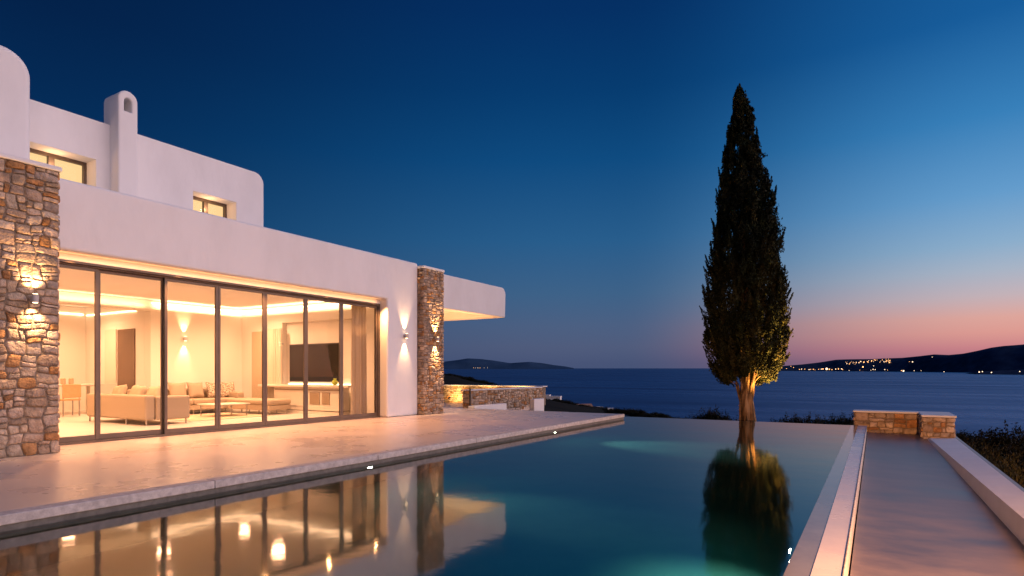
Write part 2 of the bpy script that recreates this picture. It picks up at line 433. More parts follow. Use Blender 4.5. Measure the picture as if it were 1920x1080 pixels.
# ------------------------------------------------------------------ THE VILLA
villa = empty('villa', (-14, 8, 0), 'white flat-roofed villa with sliding glass doors and stone pillars beside the pool', 'house')
FX = -10.85
poly_prism('facade_wall', [(3.4, 3.08), (11.72, 3.08), (11.72, 0), (12.95, 0), (12.95, 4.2), (3.4, 4.2)], [], FX - .43, FX, M['plaster'], villa, bevel=.055, seg=5)
box('lintel', -11.3, -11.085, 3.4, 11.715, 2.97, 3.2, M['plaster'], villa)
box('roof', -22, -11.2, -1, 12.94, 3.45, 4.1, M['plaster'], villa)
# canopy beyond the stone pillar
poly_prism('canopy', [(13.86, 3.06), (17.55, 3.06)] + arc(17.35, 3.84, .23, 0, 90, 6) + [(13.86, 4.07)], [], -11.15, FX, M['plaster'], villa, bevel=.03)
bm = bmesh.new()
abox(bm, -16.5, -11.152, 17.2, 17.57, 3.06, 4.0)
abox(bm, -16.5, -11.152, 13.2, 17.198, 3.32, 3.9)
abox(bm, -16.5, -11.152, 12.952, 13.198, 3.06, 4.0)
bmobj('canopy_soffit', bm, M['plaster'], villa)
# end wall of the house below the canopy
box('end_wall', -22, -11.29, 12.35, 12.94, -.3, 3.44, M['plaster'], villa)
box('back_wall', -22.3, -22.002, -1, 12.94, -.3, 4.1, M['plaster'], villa)
box('side_wall', -21.99, -10.95, -1.3, -1.002, -.3, 4.1, M['plaster'], villa)

# stone pillars
p1 = stone_block('stone_pillar', -10.9, -10.1, 0, 4.07, 0, 4.06, villa, ['+x', '+y'], .30, .20, .005, .026, 21, n=8)
c = box('pillar_cap', -10.93, -10.06, -.03, 4.10, 4.06, 4.13, M['plaster'], None, bevel=.02); c.parent = p1
p2 = stone_block('stone_pillar', -11.2, -10.65, 12.955, 13.855, 0, 4.06, villa, ['+x', '-y'], .22, .14, .005, .028, 33, n=6)
c = box('pillar_cap', -11.22, -10.63, 12.93, 13.875, 4.06, 4.13, M['plaster'], None, bevel=.015); c.parent = p2
# lower white extension of the ground floor wall in front of the tall block (behind left pillar)
box('facade_return', -10.95, -10.2, -1.0, -.02, 0, 4.1, M['plaster'], villa)

# upper storey
UX = -14.0
def rect(y0, y1, z0, z1): return [(y0, z0), (y1, z0), (y1, z1), (y0, z1)]
poly_prism('upper_wall', [(4.0, 3.4), (10.35, 3.4)] + arc(10.08, 6.19, .27, 0, 90, 8) + [(4.0, 6.46)],
           [rect(5.02, 6.31, 4.35, 5.64), rect(8.41, 9.55, 4.35, 5.53)], UX - .42, UX, M['plaster'], villa, bevel=.045, seg=4)
box('upper_roof', -20.5, UX - .43, 2, 10.34, 6.0, 6.2, M['plaster'], villa)
box('upper_end_wall', -20.5, UX - .43, 10.0, 10.34, 3.45, 5.99, M['plaster'], villa)
poly_prism('tower_wall', [(-3, 3.4), (4.82, 3.4)] + arc(4.40, 6.47, .42, 0, 90, 10) + [(-3, 6.89)], [], -18, -13.0, M['plaster'], villa, bevel=.12, seg=5)

def window(y0, y1, z0, z1):
    X = UX - .42
    bm = bmesh.new()
    abox(bm, X - .06, X + .02, y0 - .04, y0 + .06, z0, z1); abox(bm, X - .06, X + .02, y1 - .06, y1 + .04, z0, z1)
    abox(bm, X - .058, X + .018, y0 + .06, y1 - .06, z1 - .07, z1 + .03); abox(bm, X - .058, X + .018, y0 + .06, y1 - .06, z0 - .03, z0 + .07)
    mid = (y0 + y1) / 2
    abox(bm, X - .056, X + .03, mid - .055, mid + .055, z0 + .07, z1 - .07)
    w = bmobj('window', bm, M['alu'], villa, bevel=.006)
    bm = bmesh.new(); abox(bm, X - .03, X - .022, y0 + .06, mid - .055, z0 + .07, z1 - .07); abox(bm, X - .03, X - .022, mid + .055, y1 - .06, z0 + .07, z1 - .07)
    g = bmobj('pane', bm, M['glass']); g.parent = w
    point('reveal_fill', (X + .16, (y0 + y1) / 2, z1 - .25), 6.5, (1, .52, .24), .03, villa)  # added point light without a fitting, brightens the window reveal
    g = box('blind', X - .075, X - .062, y0 - .03, y1 + .03, z0 - .02, z1 + .02, M['blind']); g.parent = w
window(5.02, 6.31, 4.35, 5.64)
window(8.41, 9.55, 4.35, 5.53)

# chimney with arched through-opening
cy0, cy1 = 6.575, 6.97; cm = (cy0 + cy1) / 2; cr_ = (cy1 - cy0) / 2
hole = [(cm - .075, 6.74), (cm + .075, 6.74)] + arc(cm, 6.95, .075, 0, 180, 8)
poly_prism('chimney', [(cy0, 3.8), (cy1, 3.8)] + arc(cm, 7.18 - cr_, cr_, 0, 180, 14), [hole], -14.28, -13.65, M['plaster'], villa, bevel=.035, seg=4)

# sliding doors
bm = bmesh.new()
abox(bm, -11.25, -11.10, 3.3, 11.72, 2.90, 2.968)
abox(bm, -11.25, -11.10, 3.3, 11.72, 0.0, .035)
abox(bm, -11.25, -11.10, 11.655, 11.718, .036, 2.899)
bmobj('door_frame', bm, M['alu'], villa, bevel=.004)
mull = [2.95, 3.97, 5.06, 6.15, 7.2, 8.27, 9.35, 10.42, 11.655]
for i in range(len(mull) - 1):
    y0, y1 = mull[i], mull[i + 1]
    xo = -11.13 if i not in (1, 2) else -11.19
    if i == 1: xo = -11.13
    lap = .03 if i == 2 else 0
    bm = bmesh.new(); t = .052
    abox(bm, xo - .045, xo, y0 + .002, y0 + t, .036, 2.899); abox(bm, xo - .045, xo, y1 - t + lap, y1 - .002 + lap, .036, 2.899)
    abox(bm, xo - .043, xo - .002, y0 + t, y1 - t + lap, .036, .125); abox(bm, xo - .043, xo - .002, y0 + t, y1 - t + lap, 2.845, 2.898)
    d = bmobj('sliding_door', bm, M['alu'], villa, bevel=.004)
    g = box('pane', xo - .028, xo - .020, y0 + t, y1 - t + lap, .125, 2.845, M['glass']); g.parent = d
# black strip standing for the shaded gap where the sliding leaf overlaps
box('dark_gap_strip', -11.185, -11.135, 6.145, 6.19, .036, 2.899, M['black'], villa)

# interior shell
box('interior_floor', -21.7, -11.30, -1, 12.0, -.1, .006, M['floor_in'], villa)
box('interior_ceiling', -21.7, -11.31, -1, 12.3, 3.2, 3.4, M['ceiling'], villa)
box('interior_back_wall', -17.6, -17.3, 9.17, 12.0, 0, 3.19, M['plaster_in'], villa)
box('interior_end_wall', -21.7, -11.31, 12.15, 12.34, 0, 3.19, M['plaster_in'], villa)
bm = bmesh.new()   # thick end wall with a shallow niche for the television
abox(bm, -17.3, -15.35, 12.0, 12.148, 0, 3.18); abox(bm, -12.35, -11.31, 12.0, 12.148, 0, 3.18); abox(bm, -15.35, -12.35, 12.0, 12.148, 2.68, 3.18)
bmobj('niche_wall', bm, M['plaster_in'], villa)
box('partition_wall', -21.0, -17.61, 9.17, 9.45, 0, 3.19, M['plaster_in'], villa)
box('dining_wall', -21.3, -21.0, -1, 9.45, 0, 3.19, M['plaster_in'], villa)
box('ceiling_beam', -17.6, -17.3, -1, 9.168, 2.89, 3.19, M['plaster_in'], villa)
# inner door and smoked glass door in the partition
def at_y(u, Y):
    a = (u - 960) / 1128; s = Y / (CT + a * ST); return s * (-ST + a * CT), s
x0, s0 = at_y(222, 9.17); x1, s1 = at_y(254, 9.17)
box('smoked_door', x0, x1, 9.14, 9.168, .02, EYE + s1 * 84 / 1128, M['mirror'], villa)
x0, s0 = at_y(198, 9.17); x1, s1 = at_y(219, 9.17)
box('inner_door', x0, x1, 9.14, 9.168, .02, EYE + s1 * 83 / 1128, M['furn'], villa, bevel=.005)
x0, s0 = at_y(474, 12.0); x1, s1 = at_y(492, 12.0)
box('inner_door', x0, x1, 11.96, 11.998, .02, 2.45, M['cushion'], villa, bevel=.005)
# cove strips
box('cove_light', -17.298, -17.27, 9.2, 11.98, 3.10, 3.13, M['strip'], villa)
box('cove_light', -17.25, -11.6, 11.97, 11.998, 3.10, 3.13, M['strip'], villa)
box('cove_light', -20.998, -20.97, 0, 9.1, 2.95, 2.98, M['strip'], villa)
box('cove_light', -20.9, -18.0, 9.142, 9.168, 2.93, 2.95, M['strip'], villa)
for (x, y) in ((-13.2, 4.6), (-13.2, 7.3), (-13.2, 10.2), (-15.6, 5.5), (-15.6, 8.6), (-15.6, 10.9), (-19.3, 5.5), (-19.3, 8.0), (-13.2, 1.8)):
    spot('room_downlight', (x, y, 3.17), (x, y, 0), 720, (1, .50, .27), 165, 1, .14, villa)

cw = (1, .56, .30)
area('ceiling_uplight', (-17.18, 10.6, 2.98), (R(180), R(-25), 0), .05, 2.7, 24, cw, villa)
area('ceiling_uplight', (-14.4, 11.86, 2.98), (R(155), 0, 0), 5.4, .05, 45, cw, villa)
area('ceiling_uplight', (-17.18, 5.2, 2.98), (R(180), R(-25), 0), .05, 7.6, 36, cw, villa)  # added along the beam, where no cove strip runs, to brighten the ceiling
# small recessed soffit lights over the terrace
for y in (4.6, 6.35, 8.1, 9.85, 11.4):
    spot('soffit_beam', (-10.93, y, 3.03), (-10.0, y, 0), 330, (1, .44, .16), 130, 1, .02, villa)
spot('canopy_beam', (-12.3, 15.2, .1), (-12.3, 15.4, 3.3), 1100, (1, .44, .16), 120, 1, .1, villa)  # added unseen uplight without a fitting, brightens the canopy underside
spot('canopy_beam', (-11.9, 14.6, 3.28), (-11.0, 14.3, 0), 330, (1, .58, .27), 130, 1, .04, villa)

box('added_light_channel', -11.095, -11.03, 3.6, 11.6, 2.925, 2.96, M['alu'], villa)  # added channel hiding the area light that brightens the soffit
area('soffit_fill', (-11.05, 7.6, 2.968), (R(180), 0, R(90)), 7.9, .03, 8, (1, .42, .15), villa)
# ------------------------------------------------------------------ wall lamps
def wall_lamp(loc, nrm, label, e=18, sz=.055, h=.075, cone=62, group=None, up=1, ht=(1,.55,.26), off=.085, tilt=.13):
    """small up-and-down cylinder lamp; nrm is the wall's outward direction"""
    nrm = Vector(nrm); loc = Vector(loc)
    t = empty('wall_lamp', loc, label, 'lamp', group)
    c = nrm * off
    bm = bmesh.new(); bmesh.ops.create_cone(bm, cap_ends=True, segments=20, radius1=sz, radius2=sz, depth=2 * h, matrix=Matrix.Translation(c))
    bmobj('housing', bm, M['metal_lamp'], t, local=True, bevel=.006)
    side = Vector((nrm.y, nrm.x, 0))
    bm = bmesh.new(); q = nrm * (off / 2 + .0) 
    hx, hy = abs(nrm.x) * off / 2 + abs(side.x) * .03, abs(nrm.y) * off / 2 + abs(side.y) * .03
    abox(bm, q.x - hx, q.x + hx, q.y - hy, q.y + hy, -.03, .03)
    bmobj('bracket', bm, M['metal_lamp'], t, local=True)
    for s in (1, -1):
        bm = bmesh.new(); bmesh.ops.create_cone(bm, cap_ends=True, segments=16, radius1=sz * .72, radius2=sz * .72, depth=.006, matrix=Matrix.Translation(c + Vector((0, 0, s * (h + .002)))))
        bmobj('lens', bm, M['lamp_lens'], t, local=True)
        l0 = loc + c + Vector((0, 0, s * (h + .012)))
        spot('lamp_beam', l0, l0 - nrm * tilt + Vector((0, 0, s)), e * (up if s > 0 else 1), ht, cone, .9, .015, t)
    return t
LG = 'up and down wall lamps of the villa'
wall_lamp((-10.05, 3.73, 2.19), (1, 0, 0), 'small round wall lamp shining up and down on the large left stone pillar', 85, .04, .058, 95, LG, tilt=.3)
wall_lamp((FX, 12.38, 2.155), (1, 0, 0), 'small wall lamp shining up and down on the white pier right of the glass doors', 105, .045, .06, 58, LG)
wall_lamp((-10.62, 13.43, 2.11), (1, 0, 0), 'small wall lamp shining up and down on the narrow stone pillar by the canopy', 190, .042, .058, 62, LG, tilt=.22)
IG = 'up and down wall lamps inside the living room'
wall_lamp((-17.3, 10.11, 2.16), (1, 0, 0), 'lamp making two light cones on the living room back wall above the sofa', 110, .05, .06, 55, IG)
x, s = at_y(531, 12.0)
wall_lamp((x, 12.0, EYE + s * 55 / 1128), (0, -1, 0), 'tiny bright lamp on the end wall left of the television', 4, .05, .04, 50, IG)

# ------------------------------------------------------------------ furniture
def rbox(name, x0, x1, y0, y1, z0, z1, m, parent, bev=.05, seg=4):
    return box(name, x0, x1, y0, y1, z0, z1, m, parent, bevel=bev, seg=seg)

def leg(parent, x, y, z0, z1, r=.018):
    bm = bmesh.new(); tube(bm, [(x, y, z0), (x, y, z1)], [r, r * 1.1], 10); bmobj('leg', bm, M['legs'], parent)

sf = empty('sofa', (-14.6, 7.5, 0), 'cream sofa seen from behind, standing nearest the glass doors', 'sofa')
rbox('backrest', -16.12, -13.52, 7.05, 7.27, .12, .67, M['sofa'], sf)
rbox('backrest', -13.72, -13.5, 7.275, 8.05, .12, .65, M['sofa'], sf)
rbox('armrest', -16.12, -15.90, 7.275, 8.05, .12, .58, M['sofa'], sf)
rbox('seat_base', -15.89, -13.73, 7.275, 8.06, .12, .30, M['sofa'], sf, .03)
rbox('seat_cushion', -15.89, -14.82, 7.28, 8.08, .303, .44, M['sofa'], sf, .04)
rbox('seat_cushion', -14.81, -13.73, 7.28, 8.08, .303, .44, M['sofa'], sf, .04)
for x, y in ((-16.05, 7.1), (-14.4, 7.1), (-13.57, 7.1), (-13.57, 7.98), (-16.05, 7.98)): leg(sf, x, y, .006, .125)

sb = empty('sofa', (-16.8, 9.8, 0), 'cream sofa along the back wall with a patterned cushion on it', 'sofa')
rbox('backrest', -17.25, -17.0, 8.5, 11.35, .12, .72, M['sofa'], sb)
rbox('seat_base', -16.99, -16.25, 8.5, 11.1, .12, .27, M['sofa'], sb, .03)
for y0, y1 in ((8.5, 9.78), (9.79, 11.08)): rbox('seat_cushion', -16.995, -16.23, y0, y1, .273, .43, M['sofa'], sb, .05)
rbox('armrest', -16.99, -16.25, 11.12, 11.36, .12, .60, M['sofa'], sb)
for x, y in ((-16.3, 8.6), (-16.3, 9.8), (-16.3, 11.3), (-17.1, 8.6), (-17.1, 11.3)): leg(sb, x, y, .006, .125)

ot = empty('ottoman', (-15.1, 11.0, 0), 'long cream ottoman between the coffee table and the television', 'ottoman')
rbox('base', -16.15, -14.28, 10.72, 11.45, .12, .26, M['sofa'], ot, .02)
rbox('cushion', -16.17, -14.26, 10.70, 11.47, .262, .42, M['sofa'], ot, .06)
for x in (-16.05, -14.8, -14.36):
    for y in (10.8, 11.38): leg(ot, x, y, .006, .125)

def pillow(loc, w, h, t, rot, m, label, group='cushions on the living room sofas'):
    bm = bmesh.new(); n = 10; V = {}
    for s in (1, -1):
        for j in range(n + 1):
            for i in range(n + 1):
                u, v = 2 * i / n - 1, 2 * j / n - 1
                if s == -1 and (abs(u) == 1 or abs(v) == 1): V[s, i, j] = V[1, i, j]; continue
                x = u * w / 2 * (1 - .10 * (1 - abs(v)) * u * u * 1.0) ; z = v * h / 2 * (1 - .10 * (1 - abs(u)) * v * v)
                y = s * t / 2 * max(0, (1 - u ** 4) * (1 - v ** 4)) ** .6
                V[s, i, j] = bm.verts.new((x, y, z))
        for j in range(n):
            for i in range(n):
                q = [V[s, i, j], V[s, i + 1, j], V[s, i + 1, j + 1], V[s, i, j + 1]]
                bm.faces.new(q if s == -1 else q[::-1])
    o = bmobj('cushion', bm, m, None, smooth=True)
    o.location = loc; o.rotation_euler = rot
    return tag(o, label, 'cushion', group)
# over the near sofa's back (they face +y)
for i, (u, lab) in enumerate(((225, 'sand cushion leaning on the near sofa, leftmost of its row'), (260, 'sand cushion leaning on the near sofa, second from the left'), (293, 'sand cushion on the near sofa, half hidden by the door frame'))):
    x, s = at_y(u, 7.42); pillow((x, 7.40, .70), .48, .36, .19, (R(-22), R((-6, 4, -3)[i]), R(4 * i)), M['cushion'], lab)
def at_x(u, X):
    a = (u - 960) / 1128; s = X / (-ST + a * CT); return s * (CT + a * ST), s
for i, (u, m, lab) in enumerate(((332, 'sofa', 'plain cream cushion on the far sofa, leftmost, below the wall lamp'), (365, 'sofa', 'plain cream cushion on the far sofa, beside the patterned one'), (400, 'pattern', 'patterned cushion on the far sofa left of the door post'), (424, 'pattern', 'patterned cushion on the far sofa against its armrest'))):
    y, s = at_x(u, -16.85); pillow((-16.82 + .02 * i, y, .66), .52, .48, .17, (0, R(14), R(90)) if 0 else (R(-14), 0, R(90 + 6 * (i % 2))), M[m], lab)

ct = empty('coffee_table', (-14.95, 9.75, 0), 'low pale coffee table with thin legs in front of the far sofa', 'table')
rbox('tabletop', -15.35, -14.55, 9.32, 10.35, .31, .345, M['furn'], ct, .012)
for x, y in ((-15.28, 9.39), (-14.62, 9.39), (-15.28, 10.28), (-14.62, 10.28)): leg(ct, x, y, .006, .31, .014)
tag(box('rug', -16.1, -13.9, 8.3, 10.6, .007, .016, M['cushion'], bevel=.004), 'flat beige rug under the coffee table', 'rug')

# television, ledge and cabinet in the niche
tv = empty('television', (-14.04, 12.1, 1.4), 'large black wall mounted television above the pale media cabinet', 'television')
box('casing', -15.10, -12.98, 12.06, 12.148, .90, 2.02, M['black'], tv, bevel=.008)
box('screen', -15.07, -13.01, 12.052, 12.0595, .93, 1.99, M['screen'], tv)
cb = empty('media_cabinet', (-14, 11.8, 0), 'pale media cabinet with two grey-brown doors below the television', 'cabinet')
box('top', -15.9, -12.1, 11.55, 11.995, .76, .82, M['furn'], cb, bevel=.008)
box('carcass', -15.3, -12.5, 11.66, 11.99, .10, .758, M['furn'], cb, bevel=.008)
for x0, x1 in ((-13.72, -13.32), (-13.22, -12.92)): box('door', x0, x1, 11.64, 11.658, .28, .62, M['furn_dark'], cb, bevel=.005)
box('door', -15.2, -13.9, 11.645, 11.658, .22, .64, M['furn'], cb, bevel=.006)
box('dark_strip', -15.25, -12.55, 11.652, 11.659, .66, .70, M['furn_dark'], cb)  # thin brown strip across the carcass front above the doors
box('plinth', -15.35, -12.45, 11.58, 11.98, .006, .08, M['furn'], cb)
box('ledge_strip', -15.2, -12.4, 12.10, 12.13, .823, .838, M['strip'], cb)
x, s = at_y(628, 11.75)
bm = bmesh.new(); bmesh.ops.create_uvsphere(bm, u_segments=20, v_segments=12, radius=.085, matrix=Matrix.Translation((x, 11.75, .90)) @ Matrix.Diagonal((1, 1, .95, 1)))
bmesh.ops.create_cone(bm, cap_ends=True, segments=16, radius1=.04, radius2=.045, depth=.05, matrix=Matrix.Translation((x, 11.75, .985)))
tag(bmobj('vase', bm, M['vase'], smooth=True), 'round yellow-green vase on the cabinet right of the television', 'vase')

def curtain(y0, y1, x, z0, z1, m, label, along='y', waves=7, amp=.05):
    bm = bmesh.new(); n = waves * 10; prev = None
    for i in range(n + 1):
        t = i / n; a = amp * math.sin(t * waves * 2 * math.pi) + amp * .4 * math.sin(t * waves * 4.7 + 1)
        q = y0 + (y1 - y0) * t
        col = []
        for k in range(5):
            z = z0 + (z1 - z0) * k / 4; f = 1 - .35 * k / 4; sp = (1 - k / 4) * .0
            col.append(bm.verts.new((x + a * f, q, z) if along == 'y' else (q, x + a * f, z)))
        if prev:
            for k in range(4): bm.faces.new((prev[k], col[k], col[k + 1], prev[k + 1]))
        prev = col
    o = bmobj('curtain', bm, m, smooth=True)
    return tag(o, label, 'curtain', 'living room curtains')
curtain(11.09, 11.62, -11.50, .02, 3.15, M['curtain'], 'gathered beige curtain hanging at the right end of the glass doors', waves=6, amp=.07)
x0, _ = at_y(499, 11.9); x1, _ = at_y(528, 11.9)
curtain(x0, x1, 11.9, .02, 2.5, M['sheer'], 'pale sheer curtain on the end wall left of the television', along='x', waves=8, amp=.04)

# dining corner
dt = empty('dining_table', (-19.6, 8.0, 0), 'pale dining table at the far left of the room', 'table')
rbox('tabletop', -20.1, -19.1, 6.9, 8.9, .78, .84, M['furn'], dt, .012)
for x, y in ((-20, 7.0), (-19.2, 7.0), (-20, 8.8), (-19.2, 8.8)): rbox('leg', x - .04, x + .04, y - .04, y + .04, .006, .778, M['furn'], dt, .01)
def chair(x, y, m, label, g='chairs at the dining table'):
    c = empty('dining_chair', (x, y, 0), label, 'chair', g)
    rbox('seat', x - .22, x + .22, y - .22, y + .22, .42, .47, m, c, .02)
    rbox('backrest', x + .19, x + .23, y - .22, y + .22, .50, .86, m, c, .02)
    for dx in (-.19, .19):
        for dy in (-.19, .19): leg(c, x + dx, y + dy, .006, .42 if dx < 0 else .60, .016)
chair(-18.6, 7.85 - .15, M['orange'], 'tan leather dining chair just right of the left stone pillar')
chair(-18.5, 8.55, M['furn'], 'white dining chair between the tan chair and the near sofa')
for i, (y, lab) in enumerate(((7.95, 'small pale canister on the dining table, left of its pair'), (8.15, 'small pale canister on the dining table, right of its pair'))):
    bm = bmesh.new(); tube(bm, [(-19.5, y, .842), (-19.5, y, .86), (-19.5, y, 1.0), (-19.5, y, 1.02)], [.05, .06, .06, .045], 16)
    tag(bmobj('canister', bm, M['cushion']), lab, 'canister', 'canisters on the dining table')

# ------------------------------------------------------------------ walls beyond the terrace
e = empty('boundary_wall', (-17, 24, -.3), 'warmly lit rubble wall with white capping across the back of the patio', 'wall')
stone_block('stonework', -24, -12.86, 24.0, 24.35, -.3, .53, e, ['-y'], .5, .17, .008, .03, 41, n=6)
box('capping', -24.05, -12.82, 23.96, 24.4, .53, .58, M['cap'], e, bevel=.01)
e = empty('boundary_wall', (-13, 21, -.3), 'rubble wall with sloping white capping running from the patio corner towards the pool', 'wall')
stone_block('stonework', -13.2, -12.86, 18.3, 23.95, -1.2, .50, e, ['+x', '-y'], .38, .22, .008, .03, 47, n=6)
box('capping', -13.24, -12.82, 18.26, 23.955, .50, .545, M['cap'], e, bevel=.01)
tag(box('garden_wall', -11.95, -11.68, 16.9, 19.0, -1.2, .035, M['plaster'], bevel=.02), 'low white wall wedge just behind the far edge of the terrace', 'wall', None)
tag(box('garden_wall', -11.8, -11.6, 20.95, 21.8, -1.2, .125, M['plaster'], bevel=.02), 'small white block wall at the right end of the far stone wall', 'wall', None)
tag(box('gate_post', -12.83, -12.78, 18.22, 18.27, -.3, .60, M['black'], bevel=.004), 'thin dark metal post at the near end of the far stone wall', 'post')
def ground_spot(loc, to, energy, label, col=(1, .55, .2), size=100, group='garden spotlights'):
    t = empty('garden_spotlight', loc, label, 'spotlight', group)
    d = (Vector(to) - Vector(loc)).normalized()
    bm = bmesh.new(); tube(bm, [(0, 0, -.25), (0, 0, 0)], [.012, .012], 8); bmobj('stake', bm, M['black'], t, local=True)
    bm = bmesh.new(); tube(bm, [Vector((0, 0, 0)) - d * .06, Vector((0, 0, 0)) - d * .02, d * .07], [.03, .05, .055], 16); bmobj('head', bm, M['black'], t, local=True)
    bm = bmesh.new(); tube(bm, [d * .071, d * .075], [.045, .045], 16); bmobj('lens', bm, M['lamp_lens'], t, local=True)
    spot('beam', Vector(loc) + d * .09, to, energy, col, size, .8, .03, t)
    return t
for i, x in enumerate((-14.0, -15.8, -17.6)):
    ground_spot((x, 23.3, -.05), (x, 24.0, .2), 110, ('ground spotlight at the foot of the lit patio wall, nearest its corner', 'ground spotlight at the foot of the lit patio wall, in the middle', 'ground spotlight at the foot of the lit patio wall, farthest left')[i], (1, .55, .18), 150)

# ------------------------------------------------------------------ pool lamps
PG = 'round underwater lamps in the pool walls'
def pool_lamp(loc, nrm, label, energy, col=(1, .78, .55), cone=50, dip=-1.35):
    loc = Vector(loc); nrm = Vector(nrm)
    t = empty('pool_lamp', loc, label, 'lamp', PG)
    bm = bmesh.new(); tube(bm, [Vector((0, 0, 0)), nrm * .035], [.085, .075], 20); bmobj('bezel', bm, M['legs'], t, local=True)
    bm = bmesh.new(); tube(bm, [nrm * .036, nrm * .05], [.05, .04], 16); bmobj('lens', bm, M['pool_lens'], t, local=True)
    spot('beam', loc + nrm * .07, loc + nrm * 3 + Vector((0, 0, dip)), energy, col, cone, .9, .04, t)
    spot('glow', loc + nrm * .07, loc + nrm * 3 + Vector((0, 0, -1.0)), 27, (.32, 1, .72), 165, .9, .04, t)
pool_lamp((-6.10, 11.9, -.32), (1, 0, 0), 'far underwater lamp just below the left coping', 420)
pool_lamp((-6.10, 6.2, -.32), (1, 0, 0), 'near underwater lamp below the left coping, amid the reflected windows', 190, cone=38, dip=-1.5)
pool_lamp((-.5, 4.95, -.30), (-1, 0, 0), 'underwater lamp in the right pool wall beside the ledge', 190, (1, .95, .62), 62, -6.5)
pool_lamp((-6.10, .5, -.32), (1, 0, 0), 'underwater lamp nearest the camera under the left coping', 120, cone=60)

# ------------------------------------------------------------------ terrain, sea, far land
TILT = 10 / 1128; H0 = 40.0
def sea_z(p):   # the far sea lies a hair higher towards the horizon
    return -H0 + TILT * (p.x * FW.x + p.y * FW.y)
bm = bmesh.new(); rows = []
for s in (-3000, 0, 100, 400, 1000, 2500, 6000, 14000, 30000, 70000):
    row = []
    for k in range(-10, 11):
        q = FW * s + RT * (k / 10 * max(6000, abs(s) * 2.2)); row.append(bm.verts.new((q.x, q.y, sea_z(q))))
    rows.append(row)
for a, b in zip(rows, rows[1:]):
    for i in range(20): bm.faces.new((a[i], a[i + 1], b[i + 1], b[i]))
tag(bmobj('sea', bm, M['sea'], smooth=True), kind='structure')

SIL = [(-9999, 690), (700, 692), (834, 701), (870, 707), (930, 723), (1017, 743), (1060, 755), (1100, 765), (1150, 772), (1250, 784), (1310, 791), (1365, 796), (1500, 803), (1600, 806), (1700, 812), (1800, 818), (1920, 832), (3000, 860), (99999, 880)]
DIS = [(-9999, 420), (834, 330), (930, 260), (1050, 170), (1150, 110), (1300, 60), (1450, 42), (1700, 34), (99999, 30)]
def lut(t, x):
    for (a, b), (c, d) in zip(t, t[1:]):
        if x <= c: return b + (d - b) * (x - a) / (c - a)
    return t[-1][1]
def ground(p):
    s = p.x * FW.x + p.y * FW.y; l = p.x * RT.x + p.y * RT.y
    az = math.atan2(l, s); az = max(-1.35, min(1.35, az)); u = 960 + 1128 * math.tan(az)
    r = math.hypot(s, l); ss = r * math.cos(az)
    D = lut(DIS, u); y = lut(SIL, u)
    zD = EYE - D * (y - 700) / 1128
    if ss <= 17: z = -1.9
    elif ss <= D: z = -1.9 + (zD + 1.9) * (ss - 17) / (D - 17)
    else: z = zD - (ss - D) * .16 - (ss - D) ** 2 * .0004
    z += noise.noise(Vector((p.x * .03, p.y * .03, 0))) * min(1.5, max(0, (ss - 20) * .012))
    return max(z, -48)
V, F = [], []
rs = [1, 6, 12, 17, 20, 25, 31, 38, 46, 56, 70, 90, 115, 150, 190, 240, 290, 340, 400, 470, 550, 640, 760, 900]
na = 220
for r in rs:
    for k in range(na):
        a = 2 * math.pi * k / na; q = FW * (r * math.cos(a)) + RT * (r * math.sin(a)); V.append((q.x, q.y, ground(q)))
for i in range(len(rs) - 1):
    for k in range(na):
        F.append((i * na + k, (i + 1) * na + k, (i + 1) * na + (k + 1) % na, i * na + (k + 1) % na))
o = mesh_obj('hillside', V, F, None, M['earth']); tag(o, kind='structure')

def far_land(name, prof, base_v, depth, m, seed, step=4):
    """ridge land: prof gives the skyline, base_v the shoreline; the land has real depth behind its shore"""
    V, F = [], []; us = np.arange(prof[0][0], prof[-1][0] + .1, step); nr = 12
    for u in [float(x) for x in us]:
        yt = lut(prof, u) ; vb = lut(base_v, u)
        sf = 1128 * (H0 + EYE) / max(.6, vb - 690)
        dp = depth * sf
        for j in range(nr):
            t = j / (nr - 1)
            s = sf + dp * 2 * t * (.9 + .1 * math.sin(u * .05))
            sr = sf + dp
            zr = EYE + sr * (700 - yt) / 1128
            zs = -H0 + TILT * s
            w = math.sin(min(1, t * 2) * math.pi / 2) ** 1.1 if t < .5 else math.cos((t - .5) * math.pi) ** .8 if t < 1 else 0
            rg = noise.noise(Vector((u * .02 + seed, t * 4, seed))) * .12 * (w * (1 - w)) * 4
            q = P(u, 700, s); V.append((q.x, q.y, zs - 3 + (zr - zs + 3) * max(0, w + rg * (t != .5))))
    nc = len(us)
    for i in range(nc - 1):
        for j in range(nr - 1):
            F.append((i * nr + j, (i + 1) * nr + j, (i + 1) * nr + j + 1, i * nr + j + 1))
    o = mesh_obj(name, V, F, None, m); return tag(o, kind='structure')
HP = [(1455, 690), (1460, 687), (1503, 683.5), (1535, 679.6), (1568, 674.5), (1590, 674), (1633, 673.5), (1657, 672), (1692, 671), (1725, 668), (1752, 664.7), (1779, 665.5), (1806, 663), (1833, 658), (1858, 652.5), (1882, 649), (1909, 646.5), (1960, 642), (2060, 640), (2300, 655), (2500, 690)]
HB = [(1455, 695.5), (1560, 696), (1700, 697), (1815, 698.5), (1960, 699.5), (2500, 700)]
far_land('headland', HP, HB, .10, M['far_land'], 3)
PP = [(1810, 700), (1818, 699), (1850, 696), (1900, 694), (1960, 690), (2100, 688), (2200, 699)]
PB = [(1810, 700.5), (1830, 702), (1960, 703.5), (2200, 704)]
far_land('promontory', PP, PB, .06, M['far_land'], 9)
IP = [(700, 690), (760, 683), (834, 678), (859, 675), (877, 672), (902, 673), (926, 676), (957, 681), (969, 680), (993, 678.5), (1018, 681), (1039, 684.5), (1060, 687), (1078, 690.5)]
far_land('island', IP, [(700, 692), (1078, 692)], .05, M['island'], 5)

